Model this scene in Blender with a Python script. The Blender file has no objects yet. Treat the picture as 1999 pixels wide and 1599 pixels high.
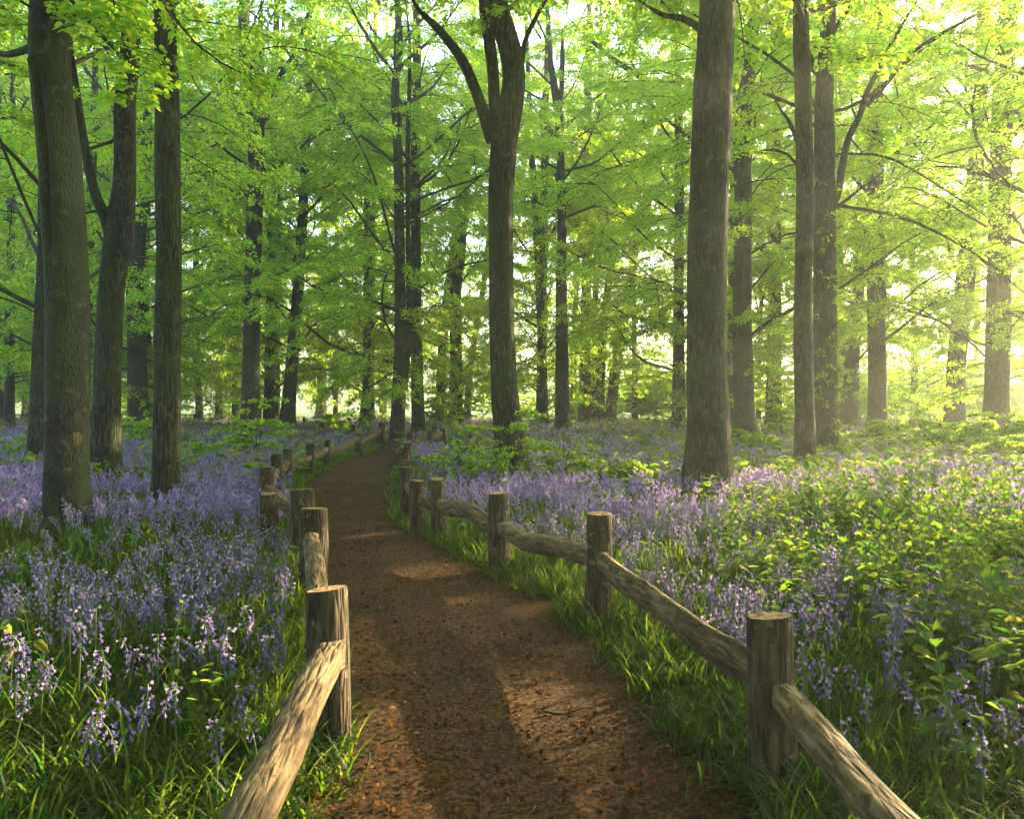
import bpy, math, random
import numpy as np
from mathutils import Vector, noise as mnoise

# ------------------------------------------------------------------ camera, world, sun, exposure
SCN = bpy.context.scene
COL = SCN.collection
FP, HY, CX, EYE = 1500.0, 790.0, 999.5, 1.5          # focal length and horizon in photo pixels, eye height in metres
cam_d = bpy.data.cameras.new('camera')
cam = bpy.data.objects.new('camera', cam_d)
COL.objects.link(cam)
cam.location = (0, 0, EYE)
cam.rotation_euler = (math.radians(90), 0, 0)
cam_d.sensor_fit = 'HORIZONTAL'
cam_d.sensor_width = 36
cam_d.lens = FP / 1999 * 36
cam_d.shift_y = -(799.5 - HY) / 1999
cam_d.clip_end = 3000
cam_d.clip_start = 0.05
SCN.camera = cam

SUN_AZ, SUN_EL = math.radians(48), math.radians(17.5)   # azimuth to the right of the view direction (+Y)
world = bpy.data.worlds.new('World')
SCN.world = world
world.use_nodes = True
wn = world.node_tree
sky = wn.nodes.new('ShaderNodeTexSky')
sky.sky_type = 'NISHITA'
sky.sun_disc = False
sky.sun_elevation = SUN_EL
sky.sun_rotation = SUN_AZ
sky.dust_density = 2.0
wn.links.new(sky.outputs[0], wn.nodes['Background'].inputs[0])
wn.nodes['Background'].inputs[1].default_value = 0.13

sun_d = bpy.data.lights.new('sun', 'SUN')
sun_d.energy = 5.0
sun_d.angle = math.radians(0.5)
sun_d.color = (1.0, 0.76, 0.44)
sun = bpy.data.objects.new('sun', sun_d)
COL.objects.link(sun)
sdir = Vector((math.sin(SUN_AZ) * math.cos(SUN_EL), math.cos(SUN_AZ) * math.cos(SUN_EL), math.sin(SUN_EL)))
sun.rotation_euler = sdir.to_track_quat('Z', 'Y').to_euler()
sun.location = sdir * 60

SCN.view_settings.view_transform = 'Standard'
SCN.view_settings.look = 'None'
SCN.view_settings.exposure = 3.0
SCN.view_settings.gamma = 1.0
cy = SCN.cycles
cy.max_bounces = 12
cy.diffuse_bounces = 6
cy.glossy_bounces = 2
cy.transmission_bounces = 10
cy.transparent_max_bounces = 4
cy.volume_bounces = 0
cy.use_denoising = True
cy.caustics_reflective = False
cy.caustics_refractive = False

# ------------------------------------------------------------------ helpers
def W(px, py, d):
    return np.array([(px - CX) / FP * d, d, EYE - (py - HY) / FP * d])

class MB:
    """collects polygons and links them as ONE mesh object"""
    def __init__(self):
        self.v, self.f, self.n = [], [], 0
    def add(self, V, F, mat=0, smooth=True):
        V = np.asarray(V, dtype=np.float32).reshape(-1, 3)
        F = np.asarray(F, dtype=np.int64)
        if len(F) == 0: return
        self.v.append(V); self.f.append((F + self.n, mat, smooth)); self.n += len(V)
    def mesh(self, name, mats):
        me = bpy.data.meshes.new(name)
        V = np.concatenate(self.v)
        me.vertices.add(len(V)); me.vertices.foreach_set('co', V.ravel())
        loops = np.concatenate([f.ravel() for f, _, _ in self.f]).astype(np.int32)
        tot = np.concatenate([np.full(len(f), f.shape[1]) for f, _, _ in self.f])
        start = np.concatenate([[0], np.cumsum(tot)[:-1]]).astype(np.int32)
        me.loops.add(len(loops)); me.loops.foreach_set('vertex_index', loops)
        me.polygons.add(len(tot)); me.polygons.foreach_set('loop_start', start)
        me.polygons.foreach_set('material_index', np.concatenate([np.full(len(f), m) if np.isscalar(m) else m for f, m, _ in self.f]).astype(np.int32))
        me.polygons.foreach_set('use_smooth', np.concatenate([np.full(len(f), s) for f, _, s in self.f]))
        for m in mats: me.materials.append(m)
        me.update(calc_edges=True)
        return me
    def build(self, name, mats, parent=None, loc=None):
        return link(name, self.mesh(name, mats), parent, loc)

def link(name, data, parent=None, loc=None):
    o = bpy.data.objects.new(name, data)
    COL.objects.link(o)
    if parent is not None: o.parent = parent
    if loc is not None: o.location = loc
    return o

def empty(name, loc, rz=0.0):
    o = link(name, None, None, loc)
    o.rotation_euler = (0, 0, rz)
    o.empty_display_size = 0.2
    return o

def tag(o, label=None, cat=None, group=None, kind=None):
    if label: o['label'] = label
    if cat: o['category'] = cat
    if group: o['group'] = group
    if kind: o['kind'] = kind
    return o

def catmull(P, n):
    P = np.asarray(P, float)
    Q = np.vstack([2 * P[0] - P[1], P, 2 * P[-1] - P[-2]])
    t = np.linspace(0, len(P) - 1 - 1e-9, n)
    i = t.astype(int); u = (t - i)[:, None]
    a, b, c, d = Q[i], Q[i + 1], Q[i + 2], Q[i + 3]
    return 0.5 * (2 * b + (c - a) * u + (2 * a - 5 * b + 4 * c - d) * u ** 2 + (3 * b - a - 3 * c + d) * u ** 3)

def ring_faces(nr, ns, off=0):
    i = np.arange(nr - 1)[:, None]; j = np.arange(ns)[None, :]
    k = (j + 1) % ns
    return np.stack([i * ns + j, i * ns + k, (i + 1) * ns + k, (i + 1) * ns + j], -1).reshape(-1, 4) + off

def frames(P):
    T = np.gradient(P, axis=0); T /= np.linalg.norm(T, axis=1)[:, None] + 1e-9
    u = np.zeros_like(P)
    ref = np.array([1.0, 0, 0]) if abs(T[0][0]) < .8 else np.array([0, 1.0, 0])
    prev = ref
    for i in range(len(P)):
        a = prev - T[i] * np.dot(prev, T[i]); a /= np.linalg.norm(a) + 1e-9
        u[i] = a; prev = a
    return T, u, np.cross(T, u)

def tube(P, R, ns=8):
    """rings around the path P; R is (n,) or (n, ns)"""
    P = np.asarray(P, float); R = np.asarray(R, float)
    if R.ndim == 1: R = np.repeat(R[:, None], ns, 1)
    T, u, v = frames(P)
    a = np.arange(ns) * 2 * math.pi / ns
    V = P[:, None, :] + R[:, :, None] * (np.cos(a)[None, :, None] * u[:, None, :] + np.sin(a)[None, :, None] * v[:, None, :])
    return V.reshape(-1, 3), ring_faces(len(P), ns)

def tubes(P, R, ns=3):
    """many thin tubes at once: P (m, k, 3), R (m, k)"""
    m, k, _ = P.shape
    t = P[:, -1] - P[:, 0]; t /= np.linalg.norm(t, axis=1)[:, None] + 1e-9
    ref = np.where(np.abs(t[:, 2:3]) < .8, np.array([[0, 0, 1.0]]), np.array([[1.0, 0, 0]]))
    u = np.cross(t, ref); u /= np.linalg.norm(u, axis=1)[:, None] + 1e-9
    v = np.cross(t, u)
    a = np.arange(ns) * 2 * math.pi / ns
    d = np.cos(a)[None, :, None] * u[:, None, :] + np.sin(a)[None, :, None] * v[:, None, :]
    V = P[:, :, None, :] + R[:, :, None, None] * d[:, None, :, :]
    F = ring_faces(k, ns)
    F = (np.arange(m)[:, None, None] * (k * ns) + F[None]).reshape(-1, 4)
    return V.reshape(-1, 3), F

def norm(a): return a / (np.linalg.norm(a, axis=-1, keepdims=True) + 1e-9)

def leaves(pos, t, nrm, L, w, fine=False, fold=.18, droop=.12):
    """leaf blades: diamond (1 quad) or folded six-point blade (2 quads)"""
    t = norm(t); s = norm(np.cross(t, nrm)); n = np.cross(s, t)
    L = L[:, None]; w = w[:, None]; m = len(pos)
    tip = pos + t * L - n * droop * L
    if not fine:
        mid = pos + t * L * .42 + n * fold * w
        V = np.stack([pos, mid + s * w * .5, tip, mid - s * w * .5], 1).reshape(-1, 3)
        return V, np.arange(m * 4).reshape(m, 4)
    a = pos + t * L * .25 + n * fold * w * .8; b = pos + t * L * .65 + n * (fold * w * .8 - droop * L * .4)
    V = np.stack([pos, a + s * w * .46, b + s * w * .40, tip, b - s * w * .40, a - s * w * .46], 1).reshape(-1, 3)
    F = np.array([[0, 1, 2, 3], [0, 3, 4, 5]])
    return V, (np.arange(m)[:, None, None] * 6 + F[None]).reshape(-1, 4)

def replicate(tmpl, pos, rz, sc, lean=None):
    """copies of a small template (V, F, mat per face) merged into one array set"""
    V, F, M = tmpl
    c, s = np.cos(rz)[:, None], np.sin(rz)[:, None]
    x = (V[None, :, 0] * c - V[None, :, 1] * s) * sc[:, None]
    y = (V[None, :, 0] * s + V[None, :, 1] * c) * sc[:, None]
    z = np.repeat(V[None, :, 2], len(pos), 0) * sc[:, None]
    if lean is not None:
        x = x + z * lean[:, 0:1]; y = y + z * lean[:, 1:2]
    P = np.stack([x + pos[:, 0:1], y + pos[:, 1:2], z + pos[:, 2:3]], -1).reshape(-1, 3)
    FF = (np.arange(len(pos))[:, None, None] * len(V) + F[None]).reshape(-1, F.shape[1])
    return P, FF, np.tile(M, len(pos))

def template(mb):
    return np.concatenate(mb.v).astype(float), np.concatenate([f for f, _, _ in mb.f]), np.concatenate([np.full(len(f), m) for f, m, _ in mb.f])

def inside(poly, x, y):
    r = np.zeros(len(x), bool); n = len(poly)
    for i in range(n):
        x1, y1 = poly[i]; x2, y2 = poly[(i + 1) % n]
        c = ((y1 > y) != (y2 > y))
        r ^= c & (x < (x2 - x1) * (y - y1) / ((y2 - y1) or 1e-9) + x1)
    return r

def lump(x, y, s, k=0.0):
    """cheap smooth clump field in -1..1"""
    return (np.sin(x * s * 1.7 + y * s * .6 + k) + np.sin(y * s * 1.9 - x * s * .8 + 2 * k) + np.sin((x + y) * s * 3.1 + 3.3 * k) * .6) / 2.6

# ------------------------------------------------------------------ materials
def new_mat(name):
    m = bpy.data.materials.new(name); m.use_nodes = True
    nt = m.node_tree; nt.nodes.clear()
    return m, nt, nt.nodes.new('ShaderNodeOutputMaterial')

def ramp(nt, stops):
    r = nt.nodes.new('ShaderNodeValToRGB')
    e = r.color_ramp.elements
    while len(e) < len(stops): e.new(.5)
    for q, (p, c) in zip(e, stops): q.position = p; q.color = (*c, 1)
    return r

def leaf_mat(name, refl, trans, mix=.5, gloss=.06, rough=.45):
    """thin blade: colour varies leaf by leaf, light comes through"""
    m, nt, out = new_mat(name); N, L = nt.nodes, nt.links
    g = N.new('ShaderNodeNewGeometry')
    c1 = ramp(nt, refl); c2 = ramp(nt, trans)
    L.new(g.outputs['Random Per Island'], c1.inputs[0]); L.new(g.outputs['Random Per Island'], c2.inputs[0])
    d = N.new('ShaderNodeBsdfDiffuse'); t = N.new('ShaderNodeBsdfTranslucent'); gl = N.new('ShaderNodeBsdfGlossy')
    gl.inputs['Roughness'].default_value = rough
    L.new(c1.outputs[0], d.inputs[0]); L.new(c2.outputs[0], t.inputs[0])
    a = N.new('ShaderNodeMixShader'); a.inputs[0].default_value = mix
    L.new(d.outputs[0], a.inputs[1]); L.new(t.outputs[0], a.inputs[2])
    b = N.new('ShaderNodeMixShader'); b.inputs[0].default_value = gloss
    L.new(a.outputs[0], b.inputs[1]); L.new(gl.outputs[0], b.inputs[2])
    L.new(b.outputs[0], out.inputs[0])
    return m

def wood_mat(name, stops, scale, bump, dist, moss=None, zs=.1, rough=.85, spots=None):
    """bark or timber: long fibres along z of the object, patches, bump"""
    m, nt, out = new_mat(name); N, L = nt.nodes, nt.links
    tc = N.new('ShaderNodeTexCoord'); mp = N.new('ShaderNodeMapping')
    mp.inputs['Scale'].default_value = (1, 1, zs)
    L.new(tc.outputs['Object'], mp.inputs[0])
    n1 = N.new('ShaderNodeTexNoise'); n1.inputs['Scale'].default_value = scale; n1.inputs['Detail'].default_value = 7; n1.inputs['Roughness'].default_value = .62
    L.new(mp.outputs[0], n1.inputs[0])
    n2 = N.new('ShaderNodeTexNoise'); n2.inputs['Scale'].default_value = 2.2; n2.inputs['Detail'].default_value = 5
    L.new(tc.outputs['Object'], n2.inputs[0])
    vo = N.new('ShaderNodeTexVoronoi'); vo.inputs['Scale'].default_value = scale * .9; vo.feature = 'DISTANCE_TO_EDGE'
    L.new(mp.outputs[0], vo.inputs[0])
    r = ramp(nt, stops); L.new(n1.outputs[0], r.inputs[0])
    col = r.outputs[0]
    r2 = ramp(nt, [(.36, (.50, .50, .48)), (.64, (1.35, 1.32, 1.22))]); L.new(n2.outputs[0], r2.inputs[0])
    mu = N.new('ShaderNodeMixRGB'); mu.blend_type = 'MULTIPLY'; mu.inputs[0].default_value = 1
    L.new(col, mu.inputs[1]); L.new(r2.outputs[0], mu.inputs[2]); col = mu.outputs[0]
    if moss:
        n3 = N.new('ShaderNodeTexNoise'); n3.inputs['Scale'].default_value = 1.1; n3.inputs['Detail'].default_value = 6
        L.new(tc.outputs['Object'], n3.inputs[0])
        r3 = ramp(nt, [(.42, (0, 0, 0)), (.62, (1, 1, 1))]); L.new(n3.outputs[0], r3.inputs[0])
        sc = N.new('ShaderNodeMath'); sc.operation = 'MULTIPLY'; sc.inputs[1].default_value = moss[3]
        L.new(r3.outputs[0], sc.inputs[0])
        mx = N.new('ShaderNodeMixRGB'); L.new(sc.outputs[0], mx.inputs[0]); L.new(col, mx.inputs[1]); mx.inputs[2].default_value = (*moss[:3], 1)
        col = mx.outputs[0]
    if spots:
        v2 = N.new('ShaderNodeTexNoise'); v2.inputs['Scale'].default_value = spots[3]; v2.inputs['Detail'].default_value = 3
        L.new(tc.outputs['Object'], v2.inputs[0])
        r4 = ramp(nt, [(.60, (0, 0, 0)), (.67, (1, 1, 1))]); L.new(v2.outputs[0], r4.inputs[0])
        mx = N.new('ShaderNodeMixRGB'); L.new(r4.outputs[0], mx.inputs[0]); L.new(col, mx.inputs[1]); mx.inputs[2].default_value = (*spots[:3], 1)
        col = mx.outputs[0]
    b = N.new('ShaderNodeBsdfPrincipled'); b.inputs['Roughness'].default_value = rough
    b.inputs['Specular IOR Level'].default_value = .25
    L.new(col, b.inputs['Base Color'])
    ad = N.new('ShaderNodeMath'); ad.operation = 'ADD'; L.new(n1.outputs[0], ad.inputs[0])
    vr = N.new('ShaderNodeMath'); vr.operation = 'MULTIPLY'; vr.inputs[1].default_value = 2.2; L.new(vo.outputs[0], vr.inputs[0]); L.new(vr.outputs[0], ad.inputs[1])
    bp = N.new('ShaderNodeBump'); bp.inputs['Strength'].default_value = bump; bp.inputs['Distance'].default_value = dist
    L.new(ad.outputs[0], bp.inputs['Height']); L.new(bp.outputs[0], b.inputs['Normal'])
    L.new(b.outputs[0], out.inputs[0])
    return m

def soil_mat(name, stops, scale, bump):
    m, nt, out = new_mat(name); N, L = nt.nodes, nt.links
    tc = N.new('ShaderNodeTexCoord')
    v = N.new('ShaderNodeTexVoronoi'); v.inputs['Scale'].default_value = scale; L.new(tc.outputs['Object'], v.inputs[0])
    n = N.new('ShaderNodeTexNoise'); n.inputs['Scale'].default_value = scale * .4; n.inputs['Detail'].default_value = 8; n.inputs['Roughness'].default_value = .7
    L.new(tc.outputs['Object'], n.inputs[0])
    n2 = N.new('ShaderNodeTexNoise'); n2.inputs['Scale'].default_value = 1.3; n2.inputs['Detail'].default_value = 4; L.new(tc.outputs['Object'], n2.inputs[0])
    sv = N.new('ShaderNodeSeparateColor'); L.new(v.outputs['Color'], sv.inputs[0])
    mx = N.new('ShaderNodeMath'); mx.operation = 'ADD'; L.new(sv.outputs[0], mx.inputs[0]); L.new(n.outputs[0], mx.inputs[1])
    hf = N.new('ShaderNodeMath'); hf.operation = 'MULTIPLY'; hf.inputs[1].default_value = .5; L.new(mx.outputs[0], hf.inputs[0])
    r = ramp(nt, stops); L.new(hf.outputs[0], r.inputs[0])
    r2 = ramp(nt, [(.3, (.65, .65, .62)), (.7, (1.2, 1.15, 1.1))]); L.new(n2.outputs[0], r2.inputs[0])
    mu = N.new('ShaderNodeMixRGB'); mu.blend_type = 'MULTIPLY'; mu.inputs[0].default_value = 1
    L.new(r.outputs[0], mu.inputs[1]); L.new(r2.outputs[0], mu.inputs[2])
    b = N.new('ShaderNodeBsdfPrincipled'); b.inputs['Roughness'].default_value = .95; b.inputs['Specular IOR Level'].default_value = .15
    L.new(mu.outputs[0], b.inputs['Base Color'])
    bp = N.new('ShaderNodeBump'); bp.inputs['Strength'].default_value = bump; bp.inputs['Distance'].default_value = .02
    L.new(mx.outputs[0], bp.inputs['Height']); L.new(bp.outputs[0], b.inputs['Normal'])
    L.new(b.outputs[0], out.inputs[0])
    return m

M_BARK = wood_mat('furrowed_bark', [(.40, (.005, .005, .0035)), (.50, (.027, .026, .018)), (.60, (.090, .086, .062))], 30, 1.0, .06, moss=(.036, .060, .014, .85), zs=.13, spots=(.075, .085, .050, 8.5))
M_BARK_S = wood_mat('smooth_bark', [(.32, (.016, .015, .011)), (.52, (.037, .035, .026)), (.75, (.066, .063, .047))], 30, .8, .02, moss=(.038, .060, .018, .85), zs=.35, spots=(.07, .078, .05, 7))
M_TWIG = wood_mat('twig_bark', [(.3, (.03, .025, .016)), (.7, (.07, .06, .04))], 10, .2, .005)
M_POST = wood_mat('weathered_post', [(.38, (.012, .008, .005)), (.5, (.055, .037, .022)), (.66, (.135, .098, .062))], 40, 1.0, .014, moss=(.055, .060, .025, .35), zs=.13, spots=(.11, .10, .07, 21))
M_END = soil_mat('sawn_end', [(.25, (.14, .085, .045)), (.6, (.32, .21, .12)), (.85, (.40, .28, .17))], 60, .3)
M_RAIL = wood_mat('cleft_rail', [(.36, (.030, .018, .009)), (.5, (.130, .086, .044)), (.66, (.26, .185, .105))], 42, 1.0, .014, zs=.15, spots=(.060, .035, .016, 11), moss=(.12, .11, .05, .35))
M_SOIL = soil_mat('woodland_soil', [(.2, (.018, .014, .008)), (.5, (.045, .036, .02)), (.8, (.09, .065, .035))], 40, .8)
M_PATH = soil_mat('path_chippings', [(.2, (.014, .008, .004)), (.45, (.054, .030, .014)), (.65, (.105, .053, .023)), (.85, (.19, .085, .032))], 75, .9)
M_FIELD = soil_mat('meadow', [(.2, (.03, .08, .014)), (.8, (.07, .14, .025))], 3, .2)
M_CHIP = leaf_mat('dry_litter', [(0, (.018, .010, .005)), (.5, (.075, .035, .012)), (.92, (.20, .080, .024)), (1, (.20, .12, .06))], [(0, (.1, .05, .02)), (1, (.3, .15, .05))], .15, 0.0)
G1 = [(0, (.045, .13, .014)), (.5, (.075, .18, .020)), (.9, (.12, .21, .024)), (1, (.20, .21, .024))]
M_LEAF = leaf_mat('spring_leaf', G1, [(0, (.26, .64, .04)), (.5, (.52, .80, .045)), (.88, (.74, .84, .06)), (1, (.90, .78, .08))], .72, .012)
M_HERB = leaf_mat('herb_leaf', [(0, (.020, .066, .012)), (.8, (.05, .105, .018)), (1, (.12, .12, .03))], [(0, (.12, .30, .02)), (.7, (.30, .44, .03)), (1, (.62, .58, .07))], .52, .02, .5)
M_GRASS = leaf_mat('strap_leaf', [(0, (.007, .032, .004)), (.8, (.016, .045, .005)), (1, (.08, .08, .02))], [(0, (.08, .28, .010)), (1, (.42, .52, .04))], .46, .015, .5)
M_BELL = leaf_mat('bluebell_petal', [(0, (.11, .095, .33)), (.5, (.24, .175, .44)), (1, (.42, .30, .58))], [(0, (.24, .19, .54)), (.5, (.49, .34, .70)), (1, (.78, .56, .84))], .4, .03)
M_STEM = leaf_mat('flower_stem', [(0, (.05, .12, .03)), (1, (.10, .17, .05))], [(0, (.2, .4, .05)), (1, (.4, .5, .1))], .3, .05)
M_FAR = leaf_mat('far_foliage', [(0, (.035, .075, .03)), (1, (.08, .12, .04))], [(0, (.1, .2, .05)), (1, (.2, .3, .08))], .35, 0)

# ------------------------------------------------------------------ ground, path, field
PATH_R = [(.62, .3), (.80, 2.0), (.84, 2.9), (.80, 3.57), (.63, 4.5), (.50, 5.17), (.22, 5.9), (-.28, 7.03), (-.84, 8.33), (-1.28, 9.4), (-1.72, 11.25), (-2.1, 14), (-2.45, 16.5),
          (-3.3, 22.5), (-4.35, 28), (-5.9, 32.5), (-8.6, 38), (-13.5, 44.5), (-24, 52)]
PATH_L = [(-.72, .3), (-.74, 2.0), (-.77, 3.36), (-1.03, 4.4), (-1.40, 5.77), (-2.05, 8.3), (-3.05, 11.3), (-3.85, 14.2), (-4.35, 18.5), (-4.38, 21.8), (-4.45, 25), (-5.3, 28.8),
          (-7.6, 33), (-11, 39), (-15, 45.5), (-24, 54.5)]
PR = catmull([(x, y, 0) for x, y in PATH_R], 140)[:, :2]
PL = catmull([(x, y, 0) for x, y in PATH_L], 140)[:, :2]
POLY = [tuple(p) for p in PR] + [tuple(p) for p in PL[::-1]]
def on_path(x, y, m=0.0):
    """signed test with the path grown by m metres"""
    xr = np.interp(y, PR[:60, 1], PR[:60, 0]) if False else None
    r = inside(POLY, x, y)
    if m > 0:
        for a in range(8):
            r |= inside(POLY, x + m * math.cos(a * math.pi / 4), y + m * math.sin(a * math.pi / 4))
    return r

g = MB(); n = 90
xs = np.linspace(-60, 60, n); ys = np.linspace(-8, 92, n)
X, Y = np.meshgrid(xs, ys); Z = .03 * lump(X, Y, .5) - .02
i = np.arange(n - 1)[:, None] * n + np.arange(n - 1)[None, :]
g.add(np.stack([X, Y, Z], -1).reshape(-1, 3), np.stack([i, i + 1, i + n + 1, i + n], -1).reshape(-1, 4))
tag(g.build('ground', [M_SOIL]), kind='structure')
g = MB()
g.add([(-700, -300, -.06), (700, -300, -.06), (700, 900, -.06), (-700, 900, -.06)], [(0, 1, 2, 3)])
tag(g.build('field', [M_FIELD]), kind='structure')
g = MB(); m_ = 9
V = []
rr = random.Random(3)
for a, b in zip(PL, PR):
    for k in range(m_):
        t = k / (m_ - 1)
        e = .05 * mnoise.noise(Vector((a[1] * 2.2, k * .01, 5 if k else 9))) if k in (0, m_ - 1) else 0
        p = a * (1 - t) + b * t
        V.append((p[0] + e, p[1], .022 + .02 * math.sin(t * math.pi) + .012 * mnoise.noise(Vector((p[0] * 2, p[1] * 2, 0)))))
V = np.array(V)
i = np.arange(len(PL) - 1)[:, None] * m_ + np.arange(m_ - 1)[None, :]
g.add(V, np.stack([i, i + 1, i + m_ + 1, i + m_], -1).reshape(-1, 4))
tag(g.build('path', [M_PATH]), kind='structure')

# wood chips and dry leaves strewn over the path
r = np.random.default_rng(11)
k = 70000
y = 1.6 + 13 * r.random(k) ** 2.0; x = -4.2 + 5.6 * r.random(k)
ok = on_path(x, y, .12); x, y = x[ok], y[ok]; k = len(x)
a = r.random(k) * 6.283
t = np.stack([np.cos(a), np.sin(a), r.normal(0, .25, k)], -1); nn = np.stack([r.normal(0, .9, k), r.normal(0, .9, k), np.ones(k)], -1)
L_ = .008 + .034 * r.random(k) ** 2.5
V, F = leaves(np.stack([x, y, np.full(k, .048)], -1), t, nn, L_, L_ * r.uniform(.25, .8, k), fold=.2)
g = MB(); g.add(V, F)
tag(g.build('leaf_litter', [M_CHIP]), 'brown wood chips and dry leaf litter strewn on the path', 'leaf litter', kind='stuff')
# ------------------------------------------------------------------ fences
def post_mesh(h, rad, seed, ns=16):
    rr = random.Random(seed)
    zs = np.concatenate([[-.15], np.linspace(0, h - .02, 12), [h - .006, h]])
    P = np.stack([np.zeros(len(zs)), np.zeros(len(zs)), zs], -1)
    lean = (rr.uniform(-.03, .03), rr.uniform(-.03, .03))
    P[:, 0] += zs * lean[0] + .006 * np.sin(zs * 9 + seed); P[:, 1] += zs * lean[1]
    R = np.zeros((len(zs), ns))
    for i, z in enumerate(zs):
        for j in range(ns):
            a = j / ns * 6.283
            R[i, j] = rad * (1.06 - .1 * z / h + .10 * mnoise.noise(Vector((math.cos(a) * 1.1 + seed, math.sin(a) * 1.1, z * .9))) + .05 * mnoise.noise(Vector((math.cos(a) * 4, math.sin(a) * 4 + seed, z * 3))))
    R[-2] *= .985; R[-1] *= .95
    m = MB(); V, F = tube(P, R, ns)
    tilt = (rr.uniform(-.12, .12), rr.uniform(-.12, .12))
    top = V.reshape(len(zs), ns, 3)
    for q in (-1, -2, -3):
        top[q, :, 2] += (top[q, :, 0] - P[q, 0]) * tilt[0] + (top[q, :, 1] - P[q, 1]) * tilt[1]
    m.add(V, F, 0)
    c = top[-1].mean(0); inner = c + (top[-1] - c) * .5
    jit = np.array([[0, 0, rr.uniform(-.004, .006)] for _ in range(ns)])
    VV = np.vstack([top[-1], inner + jit, [c]])
    Fq = [(j, (j + 1) % ns, ns + (j + 1) % ns, ns + j) for j in range(ns)]
    m.add(VV, Fq, 1, False)
    m.add(VV, [(ns + j, ns + (j + 1) % ns, 2 * ns) for j in range(ns)], 1, False)
    return m

def rail_mesh(A, B, seed, ry=.070, rx=.056, sag=0.0, ex=3.0, wav=.6, ns=24):
    """cleft rail from A to B: split facets, crooked run, squared tenon ends; built about A with its length along local z"""
    rr = random.Random(seed)
    A, B = np.array(A, float), np.array(B, float); L = np.linalg.norm(B - A)
    k = max(14, int(L * 22))
    s = np.linspace(0, 1, k); z = s * L
    nf = 7 if ex < 2.5 else 5; pw = 7 if ex < 2.5 else 18
    fa = [rr.uniform(0, 6.28) + 6.283 * q / nf + rr.uniform(-.25, .25) for q in range(1)] * nf
    f0 = fa[0]; fa = [f0 + 6.283 * q / nf + rr.uniform(-.28, .28) for q in range(nf)]; fh = [rr.uniform(.78, 1.1) for _ in range(nf)]
    tw = rr.uniform(-.5, .5)
    env = np.sin(np.clip(s, 0, 1) * math.pi) ** .6
    nx = np.array([mnoise.noise(Vector((q * 1.25, seed, 1.7))) for q in z]); ny = np.array([mnoise.noise(Vector((q * 1.15, seed, 8.3))) for q in z])
    P = np.stack([wav * .05 * nx * env, wav * .11 * ny * env - sag * np.sin(s * math.pi), z], -1)
    a = np.arange(ns) / ns * 6.283
    V = np.zeros((k, ns, 3))
    for i in range(k):
        e = min(s[i], 1 - s[i]) * L
        f = .60 + .40 * min(1, max(0, (e - .05)) / .15) ** .7
        for j in range(ns):
            c, d = math.cos(a[j]), math.sin(a[j])
            q = 0
            for t in range(nf):
                h = fh[t] * (1 + .16 * mnoise.noise(Vector((t * 7.1 + seed, z[i] * 1.4, .5))))
                q += max(0, math.cos(a[j] - fa[t] - tw * s[i]) / h) ** pw
            q = q ** (-1 / pw)
            if e < .12: q = (abs(c) ** 6 + abs(d) ** 6) ** (-1 / 6)
            w = 1 + .05 * mnoise.noise(Vector((c * 2 + seed, d * 2, z[i] * 3))) + .05 * mnoise.noise(Vector((c * 6, d * 6 + seed, z[i] * 2.0))) + .03 * mnoise.noise(Vector((c * 11, d * 11 + seed, z[i] * 9)))
            V[i, j] = (P[i, 0] + rx * f * q * c * w, P[i, 1] + ry * f * q * d * w, z[i])
    m = MB(); m.add(V.reshape(-1, 3), ring_faces(k, ns), 0)
    for i, order in ((0, -1), (k - 1, 1)):
        c = V[i].mean(0); VV = np.vstack([V[i], [c]])
        m.add(VV, [(j, (j + 1) % ns, ns)[::order] for j in range(ns)], 0, False)
    return m, A, B

def fence(name, label, posts, rails, seed, group):
    root = tag(empty(name, (posts[0][0], posts[0][1], 0)), label, 'fence', group)
    o0 = np.array([posts[0][0], posts[0][1], 0])
    for i, (x, y, h, rad) in enumerate(posts):
        o = post_mesh(h, rad, seed + i * 7.3, 18 if y < 8 else 10).build('post', [M_POST, M_END], root, Vector((x, y, 0)) - Vector(o0))
        o.rotation_euler = (0, 0, (seed + i * 2.1) % 6.28)
    for i, (A, B, kw) in enumerate(rails):
        m, A, B = rail_mesh(A, B, seed + 50 + i * 3.7, **kw)
        o = m.build('rail', [M_RAIL], root, Vector(A - o0))
        d = Vector(B - A).normalized()
        xax = Vector((0, 0, 1)).cross(d).normalized(); yax = d.cross(xax)
        from mathutils import Matrix
        o.rotation_euler = Matrix((xax, yax, d)).transposed().to_euler()
    return root

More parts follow.
